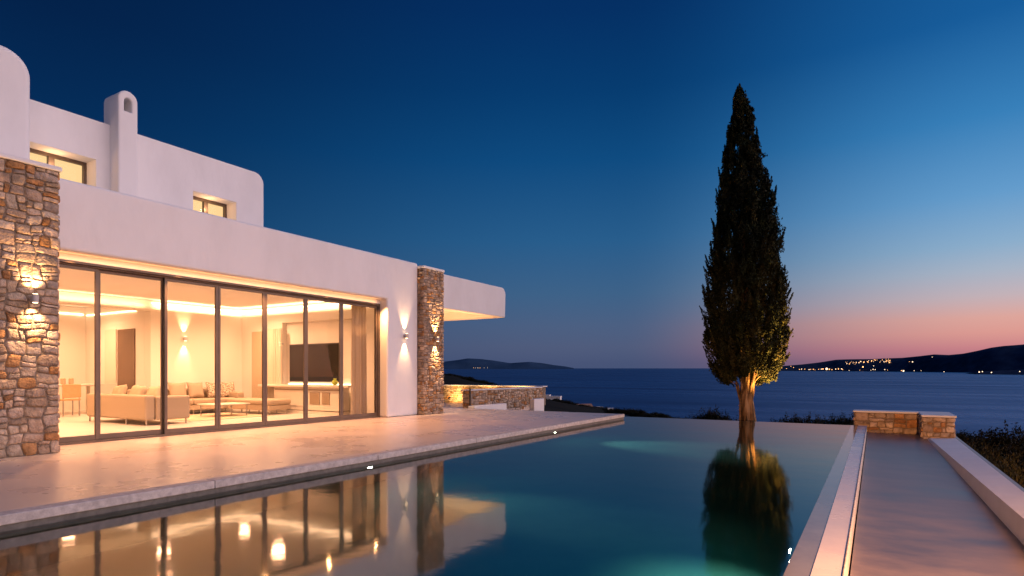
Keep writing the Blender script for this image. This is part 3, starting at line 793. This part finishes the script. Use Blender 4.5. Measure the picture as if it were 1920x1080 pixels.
# town lights on the far shore
rng = random.Random(4)
sph = bmesh.new(); bmesh.ops.create_icosphere(sph, subdivisions=1, radius=1); LM = bpy.data.meshes.new('street_lamp'); sph.to_mesh(LM); sph.free()
em = [emit('street_light_amber', (1, .45, .16), 3.6), emit('street_light_white', (1, .70, .45), 2.8)]
def lampset(lst, label, group, dist):
    for (u, v, r, k) in lst:
        s = dist(u, v); me = LM.copy(); me.materials.append(em[k])
        o = bpy.data.objects.new('street_lamp', me); C.objects.link(o)
        o.location = P(u, v, s); o.scale = (r * .85 * s / 1128,) * 3
        tag(o, label, 'street lamp', group)
hs = lambda u, v: 1128 * (H0 + EYE) / (lut(HB, u) - 690) * (1 + max(0, .10 * min(1, (lut(HB, u) - v) / max(2., lut(HB, u) - lut(HP, u))))) * .97
L1 = [(1550, 692, 3.0, 0), (1548, 692, 1.8, 1)]
lampset([(1550, 691.6, 2.6, 1)], 'brightest lamp of the harbour at the water on the far headland', None, hs)
L2 = [(1543, 691.8, 1.3, 0), (1555, 692.4, 1.3, 0), (1499, 692.6, .8, 0), (1525, 692.4, .9, 0), (1572, 691.2, .9, 0), (1483, 687, .9, 0), (1488, 689, .7, 0), (1503, 692, .9, 1), (1509, 692, .8, 0), (1517, 693, 1.0, 1), (1520, 692.5, .7, 0), (1535, 692.5, .7, 0), (1540, 692, 1.0, 1), (1560, 693, .9, 0), (1567, 692, 1.1, 1), (1572, 692.5, .7, 0), (1578, 691.6, 1.1, 1), (1580, 693, .7, 0), (1592, 694.5, .6, 1), (1612, 694, .5, 0), (1475, 691, .6, 0), (1466, 690, .6, 0), (1528, 693.5, .5, 0)]
lampset(L2, 'row of harbour lamps along the shore of the far headland', 'harbour lamps on the far shore', hs)
L3 = []
for i in range(52):
    u = rng.uniform(1584, 1672); v = 680.5 - (u - 1584) * .055 + rng.gauss(0, 1.6); L3.append((u, max(v, lut(HP, u) + 1.5), rng.uniform(.4, .95), int(rng.random() < .35)))
lampset(L3, 'amber street lamps of the village high on the far headland', 'village street lamps on the far headland', hs)
L4 = [(1618, 688, 1.6, 0), (1638, 686, .8, 1), (1637, 692.5, 1.0, 1), (1641, 693, .8, 1), (1633, 694, .6, 1), (1659, 693, .9, 1), (1664, 694, .5, 0), (1694, 695.5, 1.8, 1), (1690, 694.8, .9, 0), (1714, 695, .7, 1), (1727, 695, .6, 1), (1711, 678.5, 1.2, 1), (1748, 669.5, .7, 1), (1770, 697, .8, 1), (1705, 678, .5, 0)]
lampset(L4, 'scattered house lamps on the dark middle of the far headland', 'scattered lamps on the far headland', hs)
ps = lambda u, v: 1128 * (H0 + EYE) / (lut(PB, u) - 690) * .985
lampset([(1836, 697.5, 1.4, 1), (1842, 696.8, 1.1, 1), (1859, 698.3, 1.2, 1), (1912, 696.5, 1.0, 1)], 'lamps on the low promontory at the right edge of the sea', 'promontory lamps', ps)
ils = lambda u, v: 22300
lampset([(888, 689.5, .5, 0), (892, 689.7, .5, 1), (896, 689.6, .6, 1), (900, 689.8, .5, 0), (908, 689.6, .4, 1), (914, 689.5, .4, 1)], 'faint lamps low on the distant island', 'lamps on the distant island', ils)

# small houses on the slope
def small_house(u, vtop, s, w, d, h, label, pitched=False, ang=.3):
    q = P(u, vtop, s); t = empty('cottage', (q.x, q.y, q.z - h), label, 'house', None)
    t.rotation_euler = (0, 0, ang)
    bm = bmesh.new(); abox(bm, -w / 2, w / 2, -d / 2, d / 2, -1, h if not pitched else h * .62); bmobj('wall', bm, M['house_white'], t, local=True)
    if pitched:
        bm = bmesh.new(); e = .25; z = h * .62; a, b = w / 2 + e, d / 2 + e
        vs = [bm.verts.new(p) for p in ((-a, -b, z), (a, -b, z), (a, b, z), (-a, b, z), (-a, 0, h), (a, 0, h))]
        for f in ((0, 1, 5, 4), (2, 3, 4, 5), (1, 2, 5), (3, 0, 4), (3, 2, 1, 0)): bm.faces.new([vs[i] for i in f])
        bmobj('roof', bm, M['roof_red'], t, local=True)
    else:
        bm = bmesh.new(); abox(bm, -w / 2 - .1, w / 2 + .1, -d / 2 - .1, d / 2 + .1, h + .001, h + .25); bmobj('roof', bm, M['house_white'], t, local=True)
    bm = bmesh.new(); abox(bm, w / 2, w / 2 + .04, -.4, .4, .6, min(h * .55, 1.9)); bmobj('window', bm, M['win_dark'], t, local=True)
small_house(1041, 744, 190, 3.6, 3, 2.2, 'flat white cottage roof on the dark slope right of the boundary wall')
small_house(1026, 741.5, 205, 1.8, 3, 2.0, 'tiny pale roof on the dark slope touching the boundary wall')
small_house(1095, 757, 140, 3.4, 2.6, 2.6, 'cottage with red-brown pitched roof and white gable among the shrubs', True, .9)
small_house(1124, 764.5, 125, 1.2, 1.2, 1.6, 'small low pale hut right of the red-roofed cottage', False, .5)
small_house(1145, 767.5, 105, .8, .8, 1.3, 'white garden hut just behind the far corner of the terrace', False, .4)

# ------------------------------------------------------------------ vegetation
def leaves(centers, dirs, size, cols, rng_, aspect=.45):
    """one bent leaf quad per centre; dirs = leaf axis"""
    n = len(centers); d = dirs / np.linalg.norm(dirs, axis=1, keepdims=True)
    rnd = rng_.normal(size=(n, 3)); w = np.cross(d, rnd); w /= np.linalg.norm(w, axis=1, keepdims=True) + 1e-9
    L = size[:, None] * d; Wd = size[:, None] * aspect * w
    v0 = centers - L * .5; v1 = centers + Wd * .5 - L * .05; v2 = centers + L * .5; v3 = centers - Wd * .5 - L * .05
    V = np.stack([v0, v1, v2, v3], 1).reshape(-1, 3)
    Cc = np.repeat(cols, 4, axis=0)
    return V, Cc

def leaf_mesh(name, V, Cc):
    n = len(V) // 4
    me = bpy.data.meshes.new(name)
    me.vertices.add(len(V)); me.vertices.foreach_set('co', V.astype(np.float32).ravel())
    me.loops.add(len(V)); me.loops.foreach_set('vertex_index', np.arange(len(V), dtype=np.int32))
    me.polygons.add(n); me.polygons.foreach_set('loop_start', np.arange(0, len(V), 4, dtype=np.int32))
    me.update(calc_edges=True)
    ca = me.color_attributes.new('Col', 'FLOAT_COLOR', 'POINT')
    c4 = np.ones((len(V), 4), np.float32); c4[:, :3] = Cc; ca.data.foreach_set('color', c4.ravel())
    return me

# the cypress
TS = 17.6; TB = P(1400, 700, TS); MP = TS / 1128
cyp = empty('cypress_tree', (TB.x, TB.y, -1.9), 'tall slender cypress tree standing just beyond the infinity edge of the pool', 'tree')
CR = [(158, 1384, 1388), (173, 1379, 1398), (190, 1377, 1400), (207, 1373, 1411), (240, 1371, 1412), (273, 1366, 1424), (307, 1357, 1426), (340, 1352, 1441), (373, 1350, 1446), (407, 1344, 1457), (440, 1342, 1460), (475, 1331, 1463), (525, 1329, 1470), (566, 1322, 1472), (616, 1326, 1477), (650, 1324, 1474), (675, 1330, 1466), (695, 1337, 1458), (713, 1346, 1446), (724, 1362, 1428)]
def env(v, phi):
    l = lut([(a, b) for a, b, c in CR], v); r = lut([(a, c) for a, b, c in CR], v)
    ax = 1386 + (1400 - 1386) * min(1, (v - 155) / 300)
    ax = min(max(ax, l + 1), r - 1)
    cr = math.cos(phi); right = (r - ax); left = (ax - l)
    w = (right * (1 + cr) / 2 + left * (1 - cr) / 2)
    return ax, w
g = np.random.default_rng(11); pr = random.Random(11)
Cs, Ds, Sz, Co = [], [], [], []
def plume(tip, base, rad, n, col, sz):
    t = g.beta(1.6, 1.25, n); ax = tip - base; L = np.linalg.norm(ax); axn = ax / L
    prof = rad * np.clip(np.sin(np.pi * np.clip(t, .02, 1) ** .9), .05, 1) * (1 + .45 * np.sin(t * 9 + base[0] * 7 + base[2] * 5)) * (1 - .4 * t)
    o = g.normal(size=(n, 3)); o -= (o @ axn)[:, None] * axn; o /= np.linalg.norm(o, axis=1, keepdims=True) + 1e-9
    rr = prof * np.sqrt(g.uniform(.15, 1.15, n))
    c = base + t[:, None] * ax + o * rr[:, None]
    Cs.append(c); Ds.append(axn * 1.0 + o * .55 + g.normal(size=(n, 3)) * .75)
    Sz.append(sz * g.uniform(.6, 1.4, n)); k = g.uniform(.6, 1.35, (n, 1)); Co.append(np.array(col) * k)
def tree_pt(v, phi, f):
    ax, w = env(v, phi); rr = w * f * MP
    q = TB + RT * ((ax - 1400) * MP) + RT * (math.cos(phi) * rr) + FW * (math.sin(phi) * rr)
    return np.array((q.x, q.y, EYE + (700 - v) * MP))
greens = [(.024, .034, .012), (.036, .042, .016), (.016, .024, .009), (.055, .055, .02), (.012, .018, .008)]
for k in range(1500):
    # choose height weighted by width
    while True:
        v = pr.uniform(158, 722); ax, w = env(v, 0)
        if pr.random() < (w + 8) / 85: break
    phi = pr.uniform(0, 2 * math.pi)
    outer = k % 3 != 0
    f = pr.choice((pr.uniform(.68, .90), pr.uniform(.80, 1.0))) if outer else pr.uniform(.1, .65)
    Lp = pr.uniform(18, 50) * (.45 + .55 * min(1, (v - 150) / 250))
    vmax = 701 + 27 * abs(math.cos(phi)) ** .7 * f - 8 * (math.sin(phi) < 0)
    if v > vmax - 14: v = vmax - pr.uniform(14, 60)
    vb = min(v + Lp, vmax)
    tip = tree_pt(v, phi, f); 
    fb = f * pr.uniform(.78, .95) if vb < 724 else f * .6
    axb, wb = env(min(vb, 720), phi)
    base = tree_pt(min(vb, 724), phi, min(fb, 1))
    if vb > 724: base[2] = EYE + (700 - vb) * MP
    rad = pr.uniform(.08, .18) * (.40 + .60 * min(1, w / 40))
    plume(tip, base, rad, int(pr.uniform(150, 210) * (1 if outer else .8)), pr.choice(greens), .072)
# a few free-standing tips on the outline
for (u, v, dv) in ((1356, 284, 40), (1436, 334, 40), (1455, 402, 45), (1462, 462, 40), (1332, 466, 40), (1470, 520, 45), (1323, 556, 50), (1476, 598, 40), (1325, 640, 40), (1386, 156, 45), (1378, 190, 30), (1408, 208, 30), (1366, 262, 30), (1345, 400, 40), (1461, 570, 45), (1334, 500, 40)):
    tip = P(u, v, TS + pr.uniform(-.2, .2)); base = P(u + (1400 - u) * .16, v + dv, TS)
    plume(np.array(tip), np.array(base), .075 if v > 170 else .05, 170, pr.choice(greens), .05)
for _ in range(95):
    v = pr.uniform(230, 690); sd = pr.choice((0, math.pi)) + pr.uniform(-.5, .5); ax, w = env(v, sd)
    tip = tree_pt(v, sd, 1 + pr.uniform(2, 9) / max(w, 20)); base = tree_pt(min(v + pr.uniform(28, 48), 715), sd, .86)
    plume(tip, base, pr.uniform(.05, .085), 170, pr.choice(greens), .06)
# loose twigs
n = 350
for _ in range(n):
    v = pr.uniform(165, 722); phi = pr.uniform(0, 2 * math.pi); c = tree_pt(v, phi, pr.uniform(.96, 1.06))
    Cs.append(c[None]); Ds.append(np.array([[pr.gauss(0, .4), pr.gauss(0, .4), 1]])); Sz.append(np.array([.09])); Co.append(np.array([greens[0]]))
Vv, Cc = leaves(np.concatenate(Cs), np.concatenate(Ds), np.concatenate(Sz), np.concatenate(Co), g)
crown = link('crown', leaf_mesh('crown', Vv, Cc), M['leaf'], cyp)

def limb(bm, pts, r0, r1, n=12, flute=0, seed=0, sub=8):
    P_ = [Vector(p) for p in pts]; out = []
    for i in range(len(P_) - 1):
        for k in range(sub):
            t = k / sub; p0 = P_[max(i - 1, 0)]; p1, p2 = P_[i], P_[i + 1]; p3 = P_[min(i + 2, len(P_) - 1)]
            out.append(.5 * ((2 * p1) + (-p0 + p2) * t + (2 * p0 - 5 * p1 + 4 * p2 - p3) * t * t + (-p0 + 3 * p1 - 3 * p2 + p3) * t ** 3))
    out.append(P_[-1]); m = len(out); rings = []; a = None
    for i, p in enumerate(out):
        t = (out[min(i + 1, m - 1)] - out[max(i - 1, 0)]).normalized()
        a = t.orthogonal().normalized() if a is None else (a - t * a.dot(t)).normalized(); b = t.cross(a)
        r = r0 + (r1 - r0) * i / (m - 1); ring = []
        for k in range(n):
            th = 2 * math.pi * k / n
            f = 1 + flute * (noise.noise(Vector((math.cos(th) * 2.6 + seed, math.sin(th) * 2.6, p.z * .6))) + .6 * noise.noise(Vector((math.cos(th) * 7 + seed, math.sin(th) * 7, p.z * 1.5))))
            ring.append(bm.verts.new(p + (a * math.cos(th) + b * math.sin(th)) * r * f))
        rings.append(ring)
    for x, y in zip(rings, rings[1:]):
        for k in range(n): bm.faces.new((x[k], x[(k + 1) % n], y[(k + 1) % n], y[k]))
    bm.faces.new(rings[-1]); bm.faces.new(rings[0][::-1])
bm = bmesh.new()
T = lambda u, v, d=0: P(u, v, TS) + FW * d
limb(bm, [T(1401, 900), T(1401, 830), T(1400, 780), T(1399, 740), T(1399, 700), T(1397, 600), T(1392, 400), T(1387, 220)], .27, .02, 48, .5, 1, 10)
for i, (u1, v1, u2, v2, d, r) in enumerate(((1378, 712, 1362, 680, -.3, .045), (1388, 700, 1380, 650, -.35, .06), (1412, 705, 1428, 670, -.3, .055), (1418, 712, 1444, 690, -.15, .04), (1407, 700, 1412, 640, -.4, .06), (1395, 700, 1396, 650, -.4, .055), (1384, 716, 1366, 702, .3, .035), (1414, 716, 1434, 700, .35, .04), (1400, 700, 1402, 640, .4, .05), (1375, 722, 1352, 706, -.05, .025), (1372, 700, 1350, 660, .1, .04), (1424, 700, 1452, 660, .1, .04))):
    vb = 745 + (i % 4) * 6
    r *= .72
    limb(bm, [T(1400 + (u1 - 1400) * .25, vb + 14, d * .1), T(1400 + (u1 - 1400) * .6, (vb + v1) / 2, d * .5), T(1400 + (u1 - 1400) * .8, v1, d * .8), T(u2, v2, d)], r * 1.1, r * .4, 14, .3, i * 3, 6)
bmobj('trunk', bm, M['bark'], cyp, smooth=True)
lp = P(1470, 800, 17.6)
ground_spot((lp.x, 18.0, -1.25), (TB.x + .75, TB.y - .1, 1.35), 7500, 'garden spotlight on the ground lighting the cypress from the right', (1, .47, .11), 42)

# shrubs
def shrub_mesh(name, w, h, n, seed, cols, leaf=.06, spikes=0, clumps=22):
    g = np.random.default_rng(seed); cs = []; ds = []
    ctr = []
    for _ in range(clumps):
        th = g.uniform(0, 2 * np.pi); rr = np.sqrt(g.uniform(0, 1)) * w / 2 * .85
        z = h * (.25 + .6 * g.uniform(0, 1) * (1 - .5 * (rr / (w / 2)) ** 2)); ctr.append((rr * np.cos(th), rr * np.sin(th), z, g.uniform(.16, .30) * min(w, h * 1.4)))
    ctr = np.array(ctr); idx = g.integers(0, len(ctr), n)
    o = g.normal(size=(n, 3)); o /= np.linalg.norm(o, axis=1, keepdims=True)
    c = ctr[idx, :3] + o * (ctr[idx, 3] * g.uniform(.55, 1.08, n))[:, None]
    c[:, 2] = np.abs(c[:, 2])
    cs.append(c); ds.append(o + g.normal(size=(n, 3)) * .7 + np.array((0, 0, .5)))
    for _ in range(spikes):
        th = g.uniform(0, 2 * np.pi); rr = g.uniform(0, w * .42); z0 = h * g.uniform(.5, .8); L = h * g.uniform(.25, .5); m = 26
        lean = np.array((g.normal() * .3, g.normal() * .3, 1)); t = g.uniform(0, 1, m)[:, None]
        cs.append(np.array((rr * np.cos(th), rr * np.sin(th), z0)) + lean * L * t + g.normal(size=(m, 3)) * leaf * .55); ds.append(g.normal(size=(m, 3)) * .6 + lean)
    c = np.concatenate(cs); d = np.concatenate(ds); n = len(c)
    col = np.array(cols)[g.integers(0, len(cols), n)] * g.uniform(.6, 1.3, (n, 1))
    V, Cc = leaves(c, d, leaf * g.uniform(.6, 1.4, n), col, g, .55)
    me = leaf_mesh(name, V, Cc); me.materials.append(M['shrub']); return me
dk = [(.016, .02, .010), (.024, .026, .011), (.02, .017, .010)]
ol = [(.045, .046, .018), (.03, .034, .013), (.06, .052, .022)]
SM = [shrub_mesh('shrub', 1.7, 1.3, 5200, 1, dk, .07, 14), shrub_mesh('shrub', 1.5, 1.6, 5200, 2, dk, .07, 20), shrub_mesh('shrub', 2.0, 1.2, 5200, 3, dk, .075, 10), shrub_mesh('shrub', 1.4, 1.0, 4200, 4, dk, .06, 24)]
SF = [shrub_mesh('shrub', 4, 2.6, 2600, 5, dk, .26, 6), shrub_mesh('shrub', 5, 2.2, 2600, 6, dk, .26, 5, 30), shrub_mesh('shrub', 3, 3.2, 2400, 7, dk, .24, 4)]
def shrub(me, u, vtop, s, hm, label, group, sc=1.0, base=None, nm='shrub'):
    q = P(u, vtop, s); o = bpy.data.objects.new(nm, me); C.objects.link(o)
    gz = ground(q); h = hm * sc
    o.scale = (sc, sc, sc * 1.0); o.rotation_euler = (0, 0, rng.uniform(0, 6.28))
    need = q.z - gz
    if need > 0: o.scale[2] = max(.4 * sc, min(2.2 * sc, need / hm))
    o.location = (q.x, q.y, q.z - o.scale[2] * hm)
    return tag(o, label, 'shrub', group)
# ridge line of far bushes beyond the terrace corner
for i in range(64):
    u = 1020 + 300 * (i / 63) + rng.uniform(-3, 3); s = lut(DIS, u) * rng.uniform(.80, 1.0)
    vt = lut([(1020, 744), (1060, 750), (1080, 756), (1110, 761), (1150, 766), (1200, 769), (1250, 777), (1300, 786), (1340, 792)], u) + rng.uniform(-1.5, 5)
    k = i % 3; shrub(SF[k], u, vt, s, (2.7, 2.3, 3.3)[k], 'dark wild shrub on the slope beyond the far corner of the pool', 'dark shrubs along the slope', sc=max(.45, s / 170))
for i in range(26):
    u = 836 + 100 * (i / 25) + rng.uniform(-3, 3); s = lut(DIS, u) * rng.uniform(.85, 1.0); k = i % 3
    shrub(SF[k], u, lut(SIL, u) - rng.uniform(0, 2.5), s, (2.7, 2.3, 3.3)[k], 'dark wild shrub on the hill behind the patio wall', 'dark shrubs on the hill behind the patio', sc=1.3)
for i, (u, v) in enumerate(((1318, 774), (1330, 767), (1342, 770), (1356, 776), (1298, 783), (1308, 779), (1366, 783), (1325, 770), (1336, 771))):
    shrub(SM[i % 4], u, v, 30, (1.35, 1.7, 1.25, 1.15)[i % 4], 'dark rounded shrub left of the cypress, above the pool edge', 'shrubs left of the cypress', sc=.75)
for i in range(15):
    u = 1452 + 150 * i / 14 + rng.uniform(-4, 4); v = lut([(1450, 788), (1485, 779), (1500, 777), (1515, 784), (1545, 778), (1560, 783), (1572, 773), (1600, 780)], u) + rng.uniform(0, 4)
    shrub(SM[(i * 3) % 4], u, v, rng.uniform(24, 28), (1.35, 1.7, 1.25, 1.15)[(i * 3) % 4], 'dark feathery shrub between the cypress and the stone end wall', 'shrubs right of the cypress', sc=.62)
# big dark mass right of the parapet
i = 0
for s, n_, ulo, uhi in ((26, 5, 1800, 2250), (21, 6, 1806, 2300), (17, 6, 1822, 2350), (13.5, 6, 1850, 2450), (10.5, 6, 1890, 2500), (8.2, 5, 1960, 2500)):
    for k in range(n_):
        u = ulo + (uhi - ulo) * k / n_ + rng.uniform(-10, 10) * (k > 0)
        v = {26: 806, 21: 800, 17: 818, 13.5: 846, 10.5: 892, 8.2: 965}[s] + rng.uniform(-6, 8)
        q = P(u, v, s)
        if q.x - .75 < 1.55: u += 12
        shrub(SM[i % 4], u, v, s, (1.5, 1.9, 1.35, 1.3)[i % 4], 'dark leafy shrub in the thicket right of the white parapet', 'thicket right of the parapet', sc=1.0); i += 1
# olive coloured grassy tufts by the parapet
def tuft_mesh(seed):
    g = np.random.default_rng(seed); cs, ds, sz, co = [], [], [], []
    for _ in range(90):
        th = g.uniform(0, 6.28); lean = g.uniform(.05, .55); L = g.uniform(.45, 1.0); m = 16
        t = np.linspace(.05, 1, m)[:, None]; d = np.array((np.cos(th) * lean, np.sin(th) * lean, 1)); c = d * L * t + np.array((np.cos(th), np.sin(th), -.6)) * (t ** 2) * lean * L * .5
        cs.append(c + g.normal(size=(m, 3)) * .012); ds.append(np.tile(d, (m, 1)) + g.normal(size=(m, 3)) * .45); sz.append(g.uniform(.05, .09, m)); co.append(np.array(ol)[g.integers(0, 3, m)])
    V, Cc = leaves(np.concatenate(cs), np.concatenate(ds), np.concatenate(sz), np.concatenate(co), g, .22)
    me = leaf_mesh('grass_tuft', V, Cc); me.materials.append(M['shrub']); return me
TM = [tuft_mesh(1), tuft_mesh(2)]
for i, (u, v, s) in enumerate(((1862, 838, 11.5), (1838, 832, 13.2), (1900, 868, 9.6), (1925, 880, 8.8), (1880, 856, 10.4), (1950, 915, 7.8), (1815, 822, 14.5))):
    q = P(u, v, s); o = bpy.data.objects.new('grass_tuft', TM[i % 2]); C.objects.link(o)
    o.location = (max(q.x, 1.85), q.y, q.z - .95); o.rotation_euler = (0, 0, i); o.scale = (1, 1, 1.05)
    tag(o, 'olive grassy tuft growing against the outside of the white parapet', 'grass tuft', 'grassy tufts by the parapet')

# lamp behind the camera at the right, washing the near end of the walkway
bl = empty('bollard_lamp', (1.42, 1.0, -.1), 'short bollard lamp standing on the parapet near the camera', 'lamp')
bm = bmesh.new(); tube(bm, [(0, 0, 0), (0, 0, .8)], [.05, .05], 20); bmobj('post', bm, M['black'], bl, local=True)
bm = bmesh.new(); tube(bm, [(0, 0, .805), (0, 0, .90)], [.045, .045], 20); bmobj('diffuser', bm, M['lamp_lens'], bl, local=True)
bm = bmesh.new(); tube(bm, [(0, 0, .905), (0, 0, .92)], [.06, .055], 20); bmobj('lid', bm, M['black'], bl, local=True)
spot('bollard_beam', (1.32, 1.2, .72), (1.0, 3.8, -.3), 6500, (1, .42, .15), 78, 1, .08, bl)

# ------------------------------------------------------------------ sky
def srgb(c): return tuple(((x / 255) / 12.92 if x / 255 <= .04045 else ((x / 255 + .055) / 1.055) ** 2.4) for x in c)
w = bpy.data.worlds.new('World'); S.world = w; w.use_nodes = True
nt = w.node_tree; nt.nodes.clear()
out = N(nt, 'ShaderNodeOutputWorld'); bg = N(nt, 'ShaderNodeBackground'); nt.links.new(bg.outputs[0], out.inputs[0])
tc = N(nt, 'ShaderNodeTexCoord')
def vdot(v):
    n = N(nt, 'ShaderNodeVectorMath', operation='DOT_PRODUCT'); n.inputs[1].default_value = v; nt.links.new(tc.outputs['Generated'], n.inputs[0]); return n.outputs['Value']
def math_(op, a, b=None):
    n = N(nt, 'ShaderNodeMath', operation=op)
    for i, x in enumerate((a, b)):
        if x is None: continue
        if isinstance(x, (int, float)): n.inputs[i].default_value = x
        else: nt.links.new(x, n.inputs[i])
    return n.outputs[0]
az = math_('ARCTAN2', vdot(RT), vdot(FW))
el = math_('DIVIDE', math_('ARCSINE', vdot((0, 0, 1))), R(90))
elr = math_('POWER', math_('MAXIMUM', el, 0), .5)
def ramp(stops, mul=1):
    n = N(nt, 'ShaderNodeValToRGB'); cr = n.color_ramp; cr.interpolation = 'B_SPLINE' if 0 else 'LINEAR'
    while len(cr.elements) < len(stops): cr.elements.new(.5)
    for e_, (d, c, *k) in zip(cr.elements, stops):
        e_.position = (d / 90) ** .5
    for e_, (d, c, *k) in zip(cr.elements, stops):
        kk = k[0] if k else 1; e_.color = (*[x * kk for x in srgb(c)], 1)
    nt.links.new(elr, n.inputs[0])
    if mul != 1:
        m = N(nt, 'ShaderNodeVectorMath', operation='SCALE'); m.inputs['Scale'].default_value = mul; nt.links.new(n.outputs[0], m.inputs[0]); return m.outputs[0]
    return n.outputs[0]
A = ramp([(0, (52, 68, 102)), (4, (44, 70, 106)), (8, (30, 68, 108)), (13, (12, 57, 100)), (20, (5, 43, 86)), (26, (4, 34, 74)), (40, (2, 25, 60)), (90, (0, 16, 42))])
B = ramp([(0, (66, 80, 114)), (1, (72, 84, 118)), (2.5, (80, 92, 124)), (4.5, (76, 96, 130)), (7.5, (62, 98, 136)), (12.4, (40, 93, 140)), (19.4, (15, 75, 128)), (25, (7, 60, 112)), (31, (5, 48, 100)), (50, (2, 30, 75)), (90, (0, 16, 42))])
Cc_ = ramp([(0, (138, 100, 126)), (1, (168, 112, 126)), (1.9, (202, 130, 136)), (3.1, (221, 155, 146)), (4.2, (222, 166, 156)), (5.8, (196, 178, 184)), (7.7, (168, 180, 198)), (9.6, (140, 174, 204)), (13.3, (100, 156, 204)), (18.7, (56, 128, 186)), (25.3, (24, 93, 156)), (45, (6, 58, 115)), (90, (0, 18, 46))])
D = ramp([(0, (230, 148, 125)), (3, (250, 180, 155)), (8, (245, 200, 180)), (15, (220, 196, 184)), (24, (152, 152, 166)), (35, (66, 95, 145)), (55, (14, 50, 105)), (90, (0, 20, 50))], 4.5)
def mix(a, b, lo, hi):
    mr = N(nt, 'ShaderNodeMapRange', interpolation_type='SMOOTHSTEP'); mr.inputs[1].default_value = R(lo); mr.inputs[2].default_value = R(hi); nt.links.new(az, mr.inputs[0])
    m = N(nt, 'ShaderNodeMix', data_type='RGBA'); nt.links.new(mr.outputs[0], m.inputs['Factor']); nt.links.new(a, m.inputs[6]); nt.links.new(b, m.inputs[7]); return m.outputs[2]
c = mix(A, B, -40, 7); c = mix(c, Cc_, 10, 41); c = mix(c, D, 43, 75); c = mix(c, A, 120, 178)
nt.links.new(c, bg.inputs[0]); bg.inputs[1].default_value = 1.0
w.cycles.sampling_method = 'AUTOMATIC'

# ------------------------------------------------------------------ camera and render settings
cam = bpy.data.cameras.new('camera'); co = bpy.data.objects.new('camera', cam); C.objects.link(co); S.camera = co
cam.sensor_width = 36; cam.lens = 36 * 1128 / 1920; cam.shift_y = (700 - 540) / 1920
co.location = (0, 0, EYE); co.rotation_euler = (R(90), 0, TH)
cam.clip_start = .05; cam.clip_end = 200000
S.view_settings.view_transform = 'Standard'; S.view_settings.look = 'None'; S.view_settings.exposure = 0; S.view_settings.gamma = 1
S.render.engine = 'CYCLES'
S.cycles.use_denoising = True
try: S.cycles.denoiser = 'OPENIMAGEDENOISE'
except Exception: pass
S.cycles.max_bounces = 8; S.cycles.diffuse_bounces = 4; S.cycles.glossy_bounces = 4; S.cycles.transmission_bounces = 6; S.cycles.transparent_max_bounces = 12
S.cycles.sample_clamp_indirect = 3
S.cycles.caustics_refractive = False; S.cycles.caustics_reflective = False
